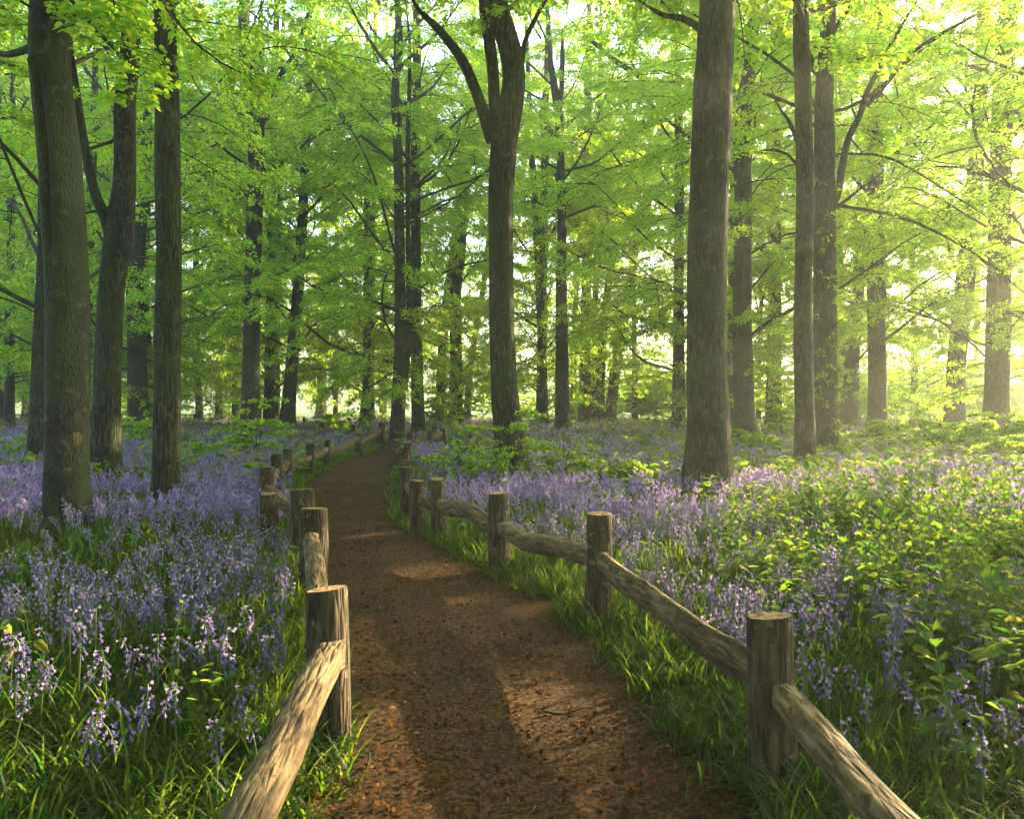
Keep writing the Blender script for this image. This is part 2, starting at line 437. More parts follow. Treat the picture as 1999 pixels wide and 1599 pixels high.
LP = [(-.66, 1.25, .7, .09), (-.80, 3.36, .695, .093), (-1.56, 6.0, .69, .112), (-1.99, 7.36, .69, .112), (-2.62, 8.3, .54, .10), (-3.19, 9.96, .69, .10), (-3.79, 12.4, .70, .10),
      (-4.12, 14.1, .69, .085), (-4.20, 16.0, .69, .095), (-4.30, 17.9, .69, .07), (-4.42, 22.1, .69, .11), (-4.78, 28, .85, .10), (-6.3, 30.5, .7, .09), (-8.3, 33.5, .7, .09), (-10.5, 37, .7, .09), (-13, 41.5, .7, .09)]
LR = [((-.64, 1.3, .36), (-.76, 3.30, .44), dict(ry=.084, rx=.076, ex=2.3, wav=.5)), ((-.84, 3.42, .36), (-1.56, 6.0, .46), dict(ry=.09, rx=.07, ex=2.4)),
      ((-1.58, 6.05, .40), (-1.99, 7.36, .40), dict()), ((-2.0, 7.4, .38), (-3.19, 9.96, .42), dict()), ((-3.2, 10, .42), (-3.79, 12.4, .42), dict()), ((-3.8, 12.4, .3), (-4.12, 14.1, .45), dict()),
      ((-4.1, 14.1, .36), (-4.2, 16.0, .40), dict()), ((-4.2, 16.0, .40), (-4.3, 17.9, .46), dict()), ((-4.3, 17.9, .36), (-4.42, 22.1, .55), dict(sag=.06)), ((-4.42, 22.1, .36), (-4.78, 28, .60), dict(sag=.03)),
      ((-4.78, 28, .4), (-6.3, 30.5, .45), dict()), ((-6.3, 30.5, .4), (-8.3, 33.5, .45), dict()), ((-8.3, 33.5, .4), (-10.5, 37, .45), dict()), ((-10.5, 37, .4), (-13, 41.5, .45), dict())]
fence('timber_fence', 'low post and rail fence along the left edge of the path, nearest rail sunlit', LP, LR, 3.0, 'low timber fences')
RP = [(1.02, 1.05, .7, .09), (1.00, 2.94, .69, .089), (.575, 5.15, .77, .089), (-.11, 6.76, .72, .094), (-.79, 8.38, .69, .087), (-1.08, 8.82, .63, .092), (-1.40, 10.3, .66, .10), (-1.61, 11.6, .66, .085), (-1.96, 14, .70, .085),
      (-2.21, 16.2, .69, .085), (-2.66, 17.8, .68, .09), (-2.97, 22.5, .69, .10), (-3.35, 26, .69, .10), (-4.85, 31, .69, .10), (-5.6, 33.5, .75, .09), (-6.9, 37, .75, .10), (-8.6, 40.5, .8, .11), (-10.6, 44, .8, .09), (-13, 48, .75, .09)]
RR_ = [((1.02, 1.1, .38), (1.0, 2.9, .42), dict(ry=.064, rx=.058, ex=2.4, wav=.5)), ((1.0, 2.98, .46), (.575, 5.12, .48), dict(ry=.078, rx=.05, ex=4, wav=.6, sag=.05)), ((.57, 5.2, .46), (-.11, 6.74, .43), dict(ry=.076, rx=.06, ex=2.6, wav=.7)),
       ((-.11, 6.8, .42), (-.79, 8.36, .42), dict(ry=.088, rx=.065, ex=2.6, wav=.9)), ((-.79, 8.4, .40), (-1.08, 8.8, .40), dict(ry=.06)), ((-1.08, 8.85, .4), (-1.40, 10.3, .42), dict()), ((-1.4, 10.3, .4), (-1.61, 11.6, .42), dict()),
       ((-1.61, 11.6, .4), (-1.96, 14, .42), dict()), ((-1.96, 14, .4), (-2.21, 16.2, .42), dict()), ((-2.21, 16.2, .4), (-2.66, 17.8, .42), dict()), ((-2.66, 17.8, .4), (-2.97, 22.5, .42), dict()), ((-2.97, 22.5, .36), (-3.35, 26, .5), dict()),
       ((-3.35, 26, .4), (-4.85, 31, .42), dict()), ((-4.85, 31, .4), (-5.6, 33.5, .42), dict()), ((-5.6, 33.5, .4), (-6.9, 37, .42), dict()), ((-6.9, 37, .4), (-8.6, 40.5, .42), dict()), ((-8.6, 40.5, .4), (-10.6, 44, .42), dict()), ((-10.6, 44, .4), (-13, 48, .42), dict())]
fence('timber_fence', 'low post and rail fence along the right edge of the path, curving away', RP, RR_, 21.0, 'low timber fences')
fence('timber_fence', 'short side fence with pale rail branching right from the path beside two slender trees',
      [(-2.55, 24.0, .70, .09), (-2.75, 27.5, .72, .09), (-2.35, 26.2, .70, .10)], [((-2.9, 22.7, .40), (-2.38, 26.2, .50), dict(ry=.09)), ((-2.35, 26.3, .45), (-2.75, 27.5, .45), dict())], 41.0, 'low timber fences')
fp = [(-43 + 3.0 * q, 62 - .25 * q, .8, .08) for q in range(7)]
fence('timber_fence', 'thin far fence low behind the bluebells at the left, before the bright grass', fp,
      [((fp[q][0], fp[q][1], zz), (fp[q + 1][0], fp[q + 1][1], zz), dict(ry=.05, rx=.05, wav=.5)) for q in range(6) for zz in (.35, .68)], 61.0, 'low timber fences')

# ------------------------------------------------------------------ foliage
def foliage(m, BR, BL, r, nt, per, leafL, tl=1.0, fine=False, spread=.22, s0=.22, tilt=.9, br_rad=.022, lo=None):
    """branches BR (b, k, 3) of length BL with side twigs and flat layered sprays of leaves"""
    b, k, _ = BR.shape
    s = np.linspace(0, 1, k)
    rad = br_rad * (BL[:, None] / 4) * (1 - s[None]) ** .8 + .005
    V, F = tubes(BR, rad, 5 if fine else 4); m.add(V, F, 0)
    u = s0 + (1 - s0) * (np.arange(nt)[None, :] + r.random((b, nt))) / nt
    f = u * (k - 1); i = np.minimum(f.astype(int), k - 2); w = (f - i)[..., None]
    bi = np.arange(b)[:, None]
    base = BR[bi, i] * (1 - w) + BR[bi, i + 1] * w
    tan = norm(BR[bi, i + 1] - BR[bi, i])
    az = np.arctan2(tan[..., 1], tan[..., 0]) + np.where(np.arange(nt)[None, :] % 2 == 0, 1, -1) * r.uniform(.5, 1.25, (b, nt))
    ln = tl * (.45 + .85 * (1 - u)) * r.uniform(.6, 1.25, (b, nt)) * (BL[:, None] / 4.2) ** .5
    base = base.reshape(-1, 3); az = az.ravel(); ln = ln.ravel(); n = len(az)
    hd = np.stack([np.cos(az), np.sin(az), np.zeros(n)], -1); sd = np.stack([-np.sin(az), np.cos(az), np.zeros(n)], -1)
    up = r.uniform(-.35, .55, n); kk = 4; q = np.linspace(0, 1, kk)
    bend = r.normal(0, .14, n)
    TP = base[:, None] + hd[:, None] * (ln[:, None] * q)[..., None] + sd[:, None] * (ln[:, None] * bend[:, None] * q ** 2)[..., None]
    TP[..., 2] += ln[:, None] * (up[:, None] * q - (.34 + up[:, None] * .5) * q ** 2)
    V, F = tubes(TP, np.repeat((.0045 + .004 * ln)[:, None], kk, 1) * (1.15 - q[None]), 3); m.add(V, F, 0)
    u = .1 + .95 * r.random((n, per)); f = np.clip(u, 0, .999) * (kk - 1); i = np.minimum(f.astype(int), kk - 2); w = (f - i)[..., None]
    ti = np.arange(n)[:, None]
    pos = TP[ti, i] * (1 - w) + TP[ti, i + 1] * w
    side = np.where(np.arange(per)[None, :] % 2 == 0, 1.0, -1.0) * np.ones((n, 1))
    off = side * spread * r.random((n, per)) ** 1.2 * (1.15 - u) * (ln[:, None] / tl)
    pos = pos + sd[:, None] * off[..., None] + hd[:, None] * np.abs(off)[..., None] * .5
    pos[..., 2] += r.normal(0, .055 * tl, (n, per)) - np.abs(off) * .2
    ang = az[:, None] + side * r.uniform(.3, 1.3, (n, per))
    t = np.stack([np.cos(ang), np.sin(ang), r.uniform(-.75, .15, (n, per))], -1).reshape(-1, 3)
    nn = np.stack([r.normal(0, tilt, n * per), r.normal(0, tilt, n * per), np.ones(n * per)], -1)
    LL = leafL * r.uniform(.65, 1.2, n * per)
    V, F = leaves(pos.reshape(-1, 3), t, nn, LL, LL * r.uniform(.55, .72, n * per), fine)
    m.add(V, F, 1)

def crown_mesh(seed, H0, H1, R, nl, nsub, ndir, nt, per, leafL, tl=1.0, skirt=0):
    """rising limbs that carry spreading, drooping side branches, and short sprays straight from the trunk"""
    r = np.random.default_rng(seed)
    K = 8; s = np.linspace(0, 1, K)
    LB, LR_, BR, BL = [], [], [], []
    for i in range(nl):
        t = (i + r.random()) / nl
        z0 = H0 + (H1 * .72 - H0) * t; az = i * 2.3999 + r.normal(0, .5)
        L = R * r.uniform(.75, 1.1) * (1 - .3 * t); rise = r.uniform(.5, 1.5) * (.55 + .6 * t)
        wob = r.normal(0, .12, 2); h = L * s ** .9
        P = np.stack([math.cos(az) * h - math.sin(az) * L * wob[0] * np.sin(s * 4), math.sin(az) * h + math.cos(az) * L * wob[0] * np.sin(s * 4),
                      z0 + L * rise * (s - .22 * s ** 2.5) + L * .04 * np.sin(s * 7 + wob[1] * 20)], -1)
        LB.append(P); LR_.append((.055 * (1 - .85 * s) + .006) * r.uniform(.6, 1.2))
        for q in range(nsub):
            u = .18 + .82 * (q + r.random()) / nsub; f = u * (K - 1); a = min(int(f), K - 2); c = P[a] + (P[a + 1] - P[a]) * (f - a)
            b = az + (1 if q % 2 else -1) * r.uniform(.15, 1.7); l = R * r.uniform(.28, .62) * (1.15 - .35 * u)
            d1, up = r.uniform(.15, .65), r.uniform(-.05, .45); hh = l * s; bd = r.normal(0, .2)
            BR.append(c + np.stack([math.cos(b) * hh - math.sin(b) * l * bd * s ** 2, math.sin(b) * hh + math.cos(b) * l * bd * s ** 2, l * (up * s - d1 * s * s)], -1)); BL.append(l)
    for i in range(ndir):
        z0 = H0 * .85 + (H1 - H0) * r.random() ** 1.2; b = r.uniform(0, 6.28); l = R * r.uniform(.2, .62); hh = l * s; up, d1, bd = r.uniform(0, .7), r.uniform(.2, .7), r.normal(0, .2)
        BR.append(np.stack([math.cos(b) * hh - math.sin(b) * l * bd * s ** 2, math.sin(b) * hh + math.cos(b) * l * bd * s ** 2, z0 + l * (up * s - d1 * s * s)], -1)); BL.append(l)
    for i in range(skirt):                                # long low sprays hanging near the ground
        z0 = r.uniform(1.6, H0 + 3.5); b = r.uniform(0, 6.28); l = R * r.uniform(.35, .8); hh = l * s; up, d1, bd = r.uniform(.1, .6), r.uniform(.35, .75), r.normal(0, .2)
        BR.append(np.stack([math.cos(b) * hh - math.sin(b) * l * bd * s ** 2, math.sin(b) * hh + math.cos(b) * l * bd * s ** 2, z0 + l * (up * s - d1 * s * s)], -1)); BL.append(l)
    m = MB()
    V, F = tubes(np.array(LB), np.array(LR_), 6); m.add(V, F, 0)
    foliage(m, np.array(BR), np.array(BL), r, nt, per, leafL, tl)
    return m.mesh('crown', [M_TWIG, M_LEAF])

CROWNS = {
    'mid': [crown_mesh(101, 2.9, 21, 5.8, 20, 7, 14, 14, 44, .09), crown_mesh(102, 2.4, 19, 5.4, 19, 7, 14, 14, 44, .085, 1.0, 10), crown_mesh(103, 3.4, 22, 5.9, 20, 7, 14, 14, 44, .09)],
    'far': [crown_mesh(111, 2.2, 25, 6.4, 19, 7, 14, 13, 28, .12, 1.2, 22), crown_mesh(112, 1.8, 23, 6.0, 18, 7, 14, 13, 28, .12, 1.2, 22), crown_mesh(113, 2.7, 27, 6.2, 19, 7, 14, 13, 28, .12, 1.2, 22)],
    'high': [crown_mesh(121, 8.2, 20, 5.4, 15, 6, 12, 13, 30, .11), crown_mesh(122, 9.0, 21, 5.4, 15, 6, 12, 13, 30, .11)],
    'open': [crown_mesh(131, 4.2, 16, 4.8, 11, 5, 18, 11, 14, .09), crown_mesh(132, 5.0, 16, 4.6, 13, 5, 22, 10, 13, .09)],
}

# ------------------------------------------------------------------ trees
def stem_px(pts, d, dd=0.0, n=40):
    """centre line and radii of a stem drawn as (x, y, width) in photo pixels at distance d"""
    P = np.array([W(x, y, d + dd * i) for i, (x, y, w) in enumerate(pts)])
    R = np.array([w * (d + dd * i) / FP / 2 for i, (x, y, w) in enumerate(pts)])
    C = catmull(np.column_stack([P, R]), n)
    return C[:, :3], C[:, 3]

def trunk_mesh(C, R, seed, ns, flare=.5, seam=None, knots=(), base_h=.42):
    """bark surface round a centre line: buttressed foot, bumps, knots and an optional seam"""
    k = len(C); a = np.arange(ns) / ns * 6.283
    RR = np.zeros((k, ns)); rr = random.Random(seed)
    lob = [rr.uniform(0, 6.28) for _ in range(3)]
    for i in range(k):
        z = C[i, 2]
        fl = 1.35 * flare * math.exp(-max(z, 0) / base_h)
        for j in range(ns):
            c, s = math.cos(a[j]), math.sin(a[j])
            q = 1 + .07 * mnoise.noise(Vector((c * 1.2 + seed, s * 1.2, z * .7))) + .035 * mnoise.noise(Vector((c * 3, s * 3 + seed, z * 2.2)))
            q += fl * (.75 + .35 * math.cos(3 * a[j] + lob[0]) + .25 * math.cos(5 * a[j] + lob[1]))
            if seam and seam[0] < z < seam[1]:
                g_ = math.sin((z - seam[0]) / (seam[1] - seam[0]) * math.pi) ** .5
                dd = (a[j] - seam[2] + math.pi) % 6.283 - math.pi
                q += g_ * (-.40 * math.exp(-(dd / .15) ** 2) + .07 * math.exp(-((abs(dd) - .5) / .3) ** 2))
            for (kz, ka, ks, kh) in knots:
                dd = ((a[j] - ka + math.pi) % 6.283 - math.pi) * R[i]
                q += kh * math.exp(-((dd / ks) ** 2 + ((z - kz) / ks) ** 2))
            RR[i, j] = R[i] * q
    m = MB(); V, F = tube(C, RR, ns); m.add(V, F, 0)
    return m

def ang_to(px):        # ring angle of a trunk that faces the camera, px = -1 (left edge) .. 1 (right edge)
    return math.atan2(-math.sqrt(max(0, 1 - px * px)), px)

TREE_N = 0
def tree(label, d, pts, crown=('mid', 0), cs=(1, 1), smooth=False, limbs=(), flare=.5, top=None, seam=None, knots=(), group=None, crown_dx=0.0, crown_dy=0.0, crot=None, crown_dz=0.0, scar=None, creeper=False, sprays=()):
    """pts: (x, y, width) from the foot upward; limbs: lists of such points; crown: which crown"""
    global TREE_N
    TREE_N += 1; seed = TREE_N * 3.17
    x0, y0, w0 = pts[0]
    base = W(x0, HY + EYE * FP / d, d)
    C, R = stem_px([(x0, HY + (EYE + .12) * FP / d, w0)] + list(pts), d, 0, 24 if d > 25 else 46)
    top = top or (9.5 if d < 20 else max(17, 4.5 + .56 * d))
    if C[-1, 2] < top:                                    # carry the stem on above the picture
        dirv = C[-1] - C[-4]; dirv /= np.linalg.norm(dirv); n = int((top - C[-1, 2]) / 1.0) + 2
        q = np.linspace(0, 1, n + 1)[1:]
        H = top - C[-1, 2]
        ext = C[-1] + np.stack([dirv[0] / max(.3, dirv[2]) * H * q * (1 - .4 * q), dirv[1] * q, H * q], -1)
        C = np.vstack([C, ext]); R = np.concatenate([R, R[-1] * (1 - .85 * q)])
    root = tag(empty('beech_tree', base), label, 'tree', group)
    ns = 56 if seam else 28 if d < 12 else 22 if d < 20 else 14 if d < 40 else 10
    mt = [M_BARK_S if smooth else M_BARK]
    trunk_mesh(C - base, R, seed, ns, flare, seam, knots).build('trunk', mt, root)
    for li, (dd, lp) in enumerate(limbs):
        lc, lr = stem_px(lp, d, dd, 26); lr = lr * np.minimum(1, .12 + np.linspace(1, 0, 26) / .3)
        trunk_mesh(lc - base + np.array([0, 0, 0.0]), lr, seed + li + 1, 10, 0).build('limb', mt, root)
    if scar:                                              # a pale cut in the bark
        zc, ac, hz, ha = scar; i0 = np.interp(np.linspace(zc - hz, zc + hz, 7), C[:, 2], np.arange(len(C)))
        V = []
        for q, f in enumerate(i0):
            c = C[int(f)] + (C[min(int(f) + 1, len(C) - 1)] - C[int(f)]) * (f - int(f)); rd = np.interp(f, np.arange(len(R)), R) * 1.07 + .012; wz = math.sin((q + .6) / 7.2 * math.pi) ** .5
            for t in np.linspace(-1, 1, 7):
                V.append((c[0] - base[0] + math.cos(ac + t * ha * wz) * (rd - .03 * t ** 4), c[1] - base[1] + math.sin(ac + t * ha * wz) * (rd - .03 * t ** 4), c[2]))
        m = MB(); q = np.arange(6)[:, None] * 7 + np.arange(6)[None]; m.add(V, np.stack([q, q + 1, q + 8, q + 7], -1).reshape(-1, 4)); m.build('cut_scar', [M_RAIL], root)
    if creeper:                                           # bare shoots and small leaves clinging to the trunk
        rc = np.random.default_rng(int(seed * 10)); nb = 46; ks = np.linspace(0, 1, 6); BR = []; BL = []
        for q in range(nb):
            z = rc.uniform(.4, 6.5); c = np.array([np.interp(z, C[:, 2], C[:, 0]), np.interp(z, C[:, 2], C[:, 1])]) - base[:2]; a = rc.uniform(-2.9, -1.2); rd = np.interp(z, C[:, 2], R) * .95; l = rc.uniform(.25, .75)
            o_ = np.array([math.cos(a), math.sin(a)]); BR.append(np.column_stack([c + o_ * rd + (o_ * .35 + rc.normal(0, .3, 2)) * l * ks[:, None], z + l * (.9 * ks - .5 * ks ** 2)])); BL.append(l)
        m = MB(); foliage(m, np.array(BR), np.array(BL), rc, 6, 3, .06, .35, True, br_rad=.05); m.build('creeper', [M_TWIG, M_LEAF], root)
    for (dd, lp, nt, per, lf, tl) in sprays:
        lc, lr = stem_px(lp, d, 0, 9)
        lc[:, 1] += np.linspace(0, dd, 9)
        m = MB(); BR = (lc - base)[None]
        foliage(m, BR, np.array([np.linalg.norm(lc[-1] - lc[0])]), np.random.default_rng(int(seed * 100) + nt + int(lp[0][0])), nt, per, lf, tl, True, s0=.15, br_rad=.03)
        m.build('bough', [M_TWIG, M_LEAF], root)
    if crown:
        me = CROWNS[crown[0]][crown[1]]
        z = 7.0; cx = np.interp(z, C[:, 2], C[:, 0]) - base[0]
        o = link('crown', me, root, (cx + crown_dx, crown_dy, crown_dz))
        o.rotation_euler = (0, 0, (seed * 1.7) % 6.28 if crot is None else crot); o.scale = (cs[0], cs[0], cs[1] * (1.22 if crown[0] == 'far' else 1))
    return root

# --- left side
tree('thick smooth-barked tree with a long vertical seam and pale cut scar', 8.8,
     [(130, 1010, 80), (131, 850, 77), (131, 600, 76), (126, 450, 76), (117, 300, 73), (105, 200, 70), (98, 130, 71), (96, 60, 69), (97, 0, 67)], ('high', 0), smooth=True, flare=.25,
     seam=(3.1, 5.3, ang_to(-.25)), knots=((5.35, ang_to(-.3), .08, .35), (4.9, ang_to(.9), .10, .28)), scar=(1.12, ang_to(.80), .07, .30),
     limbs=[(.25, [(60, 92, 16), (30, 102, 13), (0, 104, 11), (-60, 85, 9)])],
     sprays=[(-2.0, [(115, -60, 20), (220, 10, 14), (330, 95, 8), (400, 190, 5)], 26, 26, .085, .75), (-1.2, [(115, -30, 20), (250, 120, 12), (330, 190, 8), (360, 290, 5)], 22, 26, .085, .7),
             (-1.0, [(110, 20, 20), (190, 60, 12), (260, 90, 8), (330, 110, 5)], 20, 24, .085, .7), (-1.5, [(90, 30, 14), (40, 20, 10), (-10, 60, 7), (-60, 120, 4)], 18, 24, .085, .7),
             (1.5, [(115, -150, 20), (230, -90, 14), (330, 20, 8), (440, 60, 5)], 24, 24, .085, .8)])
tree('straight dark tree half hidden behind the thick seamed tree', 18, [(75, 880, 36), (80, 700, 32), (86, 560, 29), (92, 300, 27), (100, 0, 24)], ('mid', 0), top=15)
tree('tree forking low into a thick stem and leaning limb, just right of the seamed tree', 14.4,
     [(207, 905, 54), (209, 800, 50), (211, 700, 50), (218, 560, 47), (233, 450, 52), (243, 350, 40), (244, 200, 38), (254, 100, 35), (258, 0, 30)], ('high', 1), flare=.35,
     knots=((4.4, ang_to(.1), .14, .22),), limbs=[(-.1, [(222, 480, 24), (205, 425, 21), (185, 375, 19), (168, 300, 17), (152, 200, 15), (140, 100, 13), (130, -40, 11)])])
tree('leaning tree with sunlit right edge between the low forked and straight knobbly trees', 33, [(271, 838, 42), (268, 700, 35), (263, 560, 31), (270, 470, 25), (280, 380, 20), (290, 200, 16)], ('mid', 1), (1.2, 1.1), flare=.3)
tree('dark shaded tree close behind the leaning tree with the sunlit edge', 42, [(290, 820, 26), (286, 700, 22), (281, 560, 19), (286, 350, 16), (285, 100, 12)], ('far', 0), flare=.3)
tree('straight knobbly tree with furrowed bark rising alone from the bluebells on the left', 10.9,
     [(325, 948, 50), (326, 800, 48), (328, 600, 49), (330, 500, 47), (328, 400, 46), (326, 200, 44), (321, 0, 39)], ('high', 0), flare=.2,
     knots=((1.75, ang_to(.25), .12, .14), (3.6, ang_to(.95), .07, .25), (4.4, ang_to(.0), .09, .2), (2.5, ang_to(-.9), .09, .15)))
tree('tall tree splitting into two stems and a thin curved limb, left of the path bend', 33,
     [(490, 835, 40), (490, 750, 34), (492, 600, 31), (497, 400, 31), (502, 290, 33), (490, 200, 22), (481, 140, 22), (476, 60, 21), (478, 0, 20)], ('high', 0), (1.2, 1.15), flare=.3,
     limbs=[(0.02, [(503, 290, 22), (507, 220, 20), (506, 120, 19), (511, 0, 17)]), (-.05, [(505, 245, 14), (523, 195, 11), (548, 145, 10), (580, 95, 8), (597, 40, 7), (615, 0, 6), (650, -40, 5)])])
tree('ivy-clad straight trunk directly behind the tall two-stemmed tree', 44, [(525, 825, 22), (527, 600, 17), (533, 300, 15), (541, 0, 12)], ('far', 1))
tree('tree leaning to the right just behind the left fence, nearest the path bend', 42, [(561, 826, 30), (570, 700, 24), (581, 575, 22), (592, 400, 19), (600, 200, 16), (603, 60, 13)], ('mid', 0), (1.3, 1.2), limbs=[(.1, [(600, 230, 8), (622, 150, 7), (650, 90, 6), (700, 40, 5)])])
tree('thin straight trunk squeezed between the right-leaning tree and the ivy-clad trunk', 55, [(541, 815, 13), (541, 640, 12), (545, 400, 11), (552, 100, 9)], ('far', 2))
tree('slim distant trunk standing alone before the bright grass, right of the knobbly tree', 60, [(390, 815, 14), (384, 700, 13), (382, 560, 12), (386, 300, 10)], ('far', 0))
tree('slim dark trunk far back, just left of the tall two-stemmed tree', 62, [(460, 812, 15), (461, 700, 13), (464, 500, 11), (470, 250, 9)], ('far', 1))
tree('short-looking slim trunk far back between the lone slim trunk and the slim dark one', 66, [(427, 812, 14), (428, 700, 12), (430, 500, 10), (432, 300, 8)], ('far', 2))
tree('greenish distant trunk by the bright grass, left of the half-hidden dark tree', 58, [(52, 815, 18), (56, 700, 15), (58, 560, 14), (62, 300, 11)], ('far', 0))
tree('dark distant trunk at the far left edge of the wood', 52, [(3, 818, 22), (2, 650, 20), (0, 400, 17)], ('far', 2))
tree('slim distant trunk seen in the gap between the seamed tree and the low forked tree', 56, [(188, 815, 14), (188, 650, 12), (190, 450, 11), (195, 250, 9)], ('far', 1))
# --- middle
tree('distant tree with a wide flared foot straight beyond the end of the path', 54, [(716, 822, 28), (722, 680, 18), (724, 560, 17), (726, 400, 15), (730, 200, 13)], ('far', 1), flare=.75, limbs=[(0, [(722, 665, 10), (742, 645, 9), (760, 600, 7), (775, 540, 6)])])
tree('slender tree with two joined stems standing at the fence where the path narrows', 30, [(775, 842, 29), (781, 700, 25), (781, 560, 21), (779, 400, 20), (776, 280, 17), (771, 180, 16), (780, 90, 14), (775, 0, 12)], ('mid', 1), (1.1, 1.15), flare=.2,
     limbs=[(.05, [(790, 760, 12), (798, 650, 11), (797, 500, 10), (796, 300, 9), (800, 100, 8), (790, -20, 7)])])
tree('straight slender tree just right of the tree with two joined stems', 34, [(817, 840, 26), (813, 680, 23), (812, 540, 20), (811, 300, 19), (814, 100, 16), (812, 0, 13)], ('high', 0), (1.05, 1.1), flare=.25)
tree('distant trunk leaning right beside the leafy-footed trunk, left of the big middle tree', 56, [(859, 818, 20), (864, 680, 19), (875, 570, 18), (884, 500, 16), (900, 350, 13)], ('far', 0))
tree('sturdy distant trunk with leaves round its foot, left of the big middle tree', 52, [(890, 820, 28), (890, 680, 24), (889, 575, 23), (900, 480, 20), (912, 300, 16)], ('far', 2))
tree('thin trunk leaning right, hard behind the big middle tree on its left', 60, [(912, 812, 15), (918, 720, 13), (930, 640, 12), (946, 540, 11), (960, 400, 9)], ('far', 1))
tree('faint slim trunk far back between the flared tree and the two joined stems', 70, [(748, 808, 15), (748, 700, 13), (750, 560, 12)], ('far', 0))
tree('faint trunk far back behind the fence bend, left of the flared tree', 72, [(627, 806, 22), (629, 700, 16), (632, 500, 13)], ('far', 2))
tree('large forked middle tree with a bare leaning limb and leafy sapling round its foot', 14.6,
     [(1000, 905, 62), (992, 830, 58), (984, 750, 52), (980, 640, 49), (979, 540, 48), (978, 400, 50), (982, 300, 52), (990, 235, 52), (1003, 165, 44), (998, 105, 43), (982, 50, 44), (967, 0, 44), (955, -60, 42)],
     ('high', 1), crown_dz=1.2, flare=.3, knots=((4.0, ang_to(.8), .12, .12), (5.2, ang_to(-.5), .1, .15)),
     limbs=[(.03, [(975, 300, 24), (966, 220, 23), (963, 150, 23), (955, 80, 23), (943, 0, 22), (934, -60, 20)]), (-.05, [(962, 275, 26), (950, 240, 24), (932, 185, 22), (907, 125, 20), (880, 85, 18), (850, 50, 15), (815, 15, 13), (795, -25, 11)]),
            (.05, [(1015, 150, 12), (1024, 85, 10), (1040, 45, 9), (1065, 0, 8), (1090, -40, 7)])])
# --- right side
tree('distant trunk half wrapped in leaves just right of the big middle tree', 52, [(1057, 820, 22), (1058, 680, 19), (1060, 500, 17), (1064, 300, 14)], ('far', 1))
tree('pale-sided tree that forks high up, right of the leaf-wrapped distant trunk', 40, [(1098, 830, 29), (1097, 680, 25), (1096, 540, 21), (1097, 400, 17), (1093, 280, 15), (1090, 215, 18), (1078, 150, 11), (1070, 40, 9)], ('high', 1), (1.25, 1.2), flare=.25,
     limbs=[(.03, [(1092, 230, 10), (1097, 150, 10), (1098, 50, 8)])])
tree('straight distant trunk, leftmost of the close cluster of four right of the middle', 54, [(1141, 818, 25), (1143, 680, 21), (1145, 560, 19), (1147, 300, 16), (1150, 100, 12)], ('high', 0), (1.2, 1.3))
tree('thin brownish trunk tucked between two others in the close cluster of four', 58, [(1161, 815, 15), (1161, 700, 14), (1163, 560, 12), (1168, 300, 9)], ('far', 2))
tree('slender trunk curving slightly right, third in the close cluster of four', 56, [(1171, 818, 18), (1175, 680, 17), (1186, 575, 15), (1200, 420, 13), (1214, 300, 11)], ('high', 1), (1.2, 1.3))
tree('strongly right-leaning trunk at the right end of the close cluster of four', 55, [(1191, 818, 22), (1206, 690, 19), (1224, 592, 17), (1247, 450, 14), (1272, 330, 12)], ('high', 0), (1.2, 1.3), crown_dx=1.0)
tree('pale smooth tree with one long limb rising left, just left of the massive tree', 40, [(1324, 838, 28), (1325, 720, 24), (1325, 540, 20), (1326, 300, 18), (1322, 150, 14), (1320, 0, 11)], ('mid', 1), (1.25, 1.2), smooth=True, flare=.2,
     limbs=[(-.2, [(1327, 222, 13), (1300, 192, 13), (1262, 158, 12), (1220, 130, 11), (1185, 105, 9), (1140, 65, 8), (1100, 25, 6)])])
tree('massive straight tree with deeply furrowed bark, thickest trunk right of the path', 12.3,
     [(1381, 930, 96), (1382, 850, 85), (1381, 750, 78), (1380, 540, 74), (1385, 350, 76), (1391, 200, 75), (1396, 100, 72), (1401, 0, 70)], ('high', 0), flare=.2, limbs=[(.3, [(1375, 60, 16), (1335, 36, 12), (1290, 26, 9), (1240, -5, 7)])])
tree('slim dark trunk showing just behind the right edge of the massive tree', 40, [(1427, 825, 15), (1427, 650, 14), (1430, 400, 12), (1436, 150, 10)], ('far', 0))
tree('smooth pale-edged tree close right of the massive tree, its foot widening to the right', 26, [(1453, 848, 44), (1452, 780, 40), (1450, 690, 37), (1449, 540, 35), (1451, 400, 33), (1448, 270, 33), (1460, 150, 26), (1470, 60, 23), (1473, 0, 22)], ('mid', 0), smooth=True, flare=.25,
     limbs=[(.1, [(1462, 330, 7), (1476, 220, 6), (1490, 120, 5)])])
tree('hazy upright trunk with a shrub at its foot, between pale-edged tree and close pair', 44, [(1510, 820, 31), (1511, 700, 29), (1512, 540, 27), (1514, 350, 22), (1518, 100, 17)], ('mid', 2), (1.3, 1.2))
tree('straight front tree of the close pair right of the massive tree', 15.8, [(1571, 895, 40), (1570, 780, 37), (1568, 640, 35), (1568, 540, 34), (1572, 400, 34), (1571, 300, 33), (1565, 100, 31), (1564, 0, 29)], ('high', 1), flare=.15,
     limbs=[(.3, [(1556, 275, 9), (1540, 235, 7), (1525, 215, 5), (1512, 190, 4), (1504, 165, 3)]), (.35, [(1556, 320, 7), (1535, 300, 5), (1505, 292, 4), (1470, 296, 3)])])
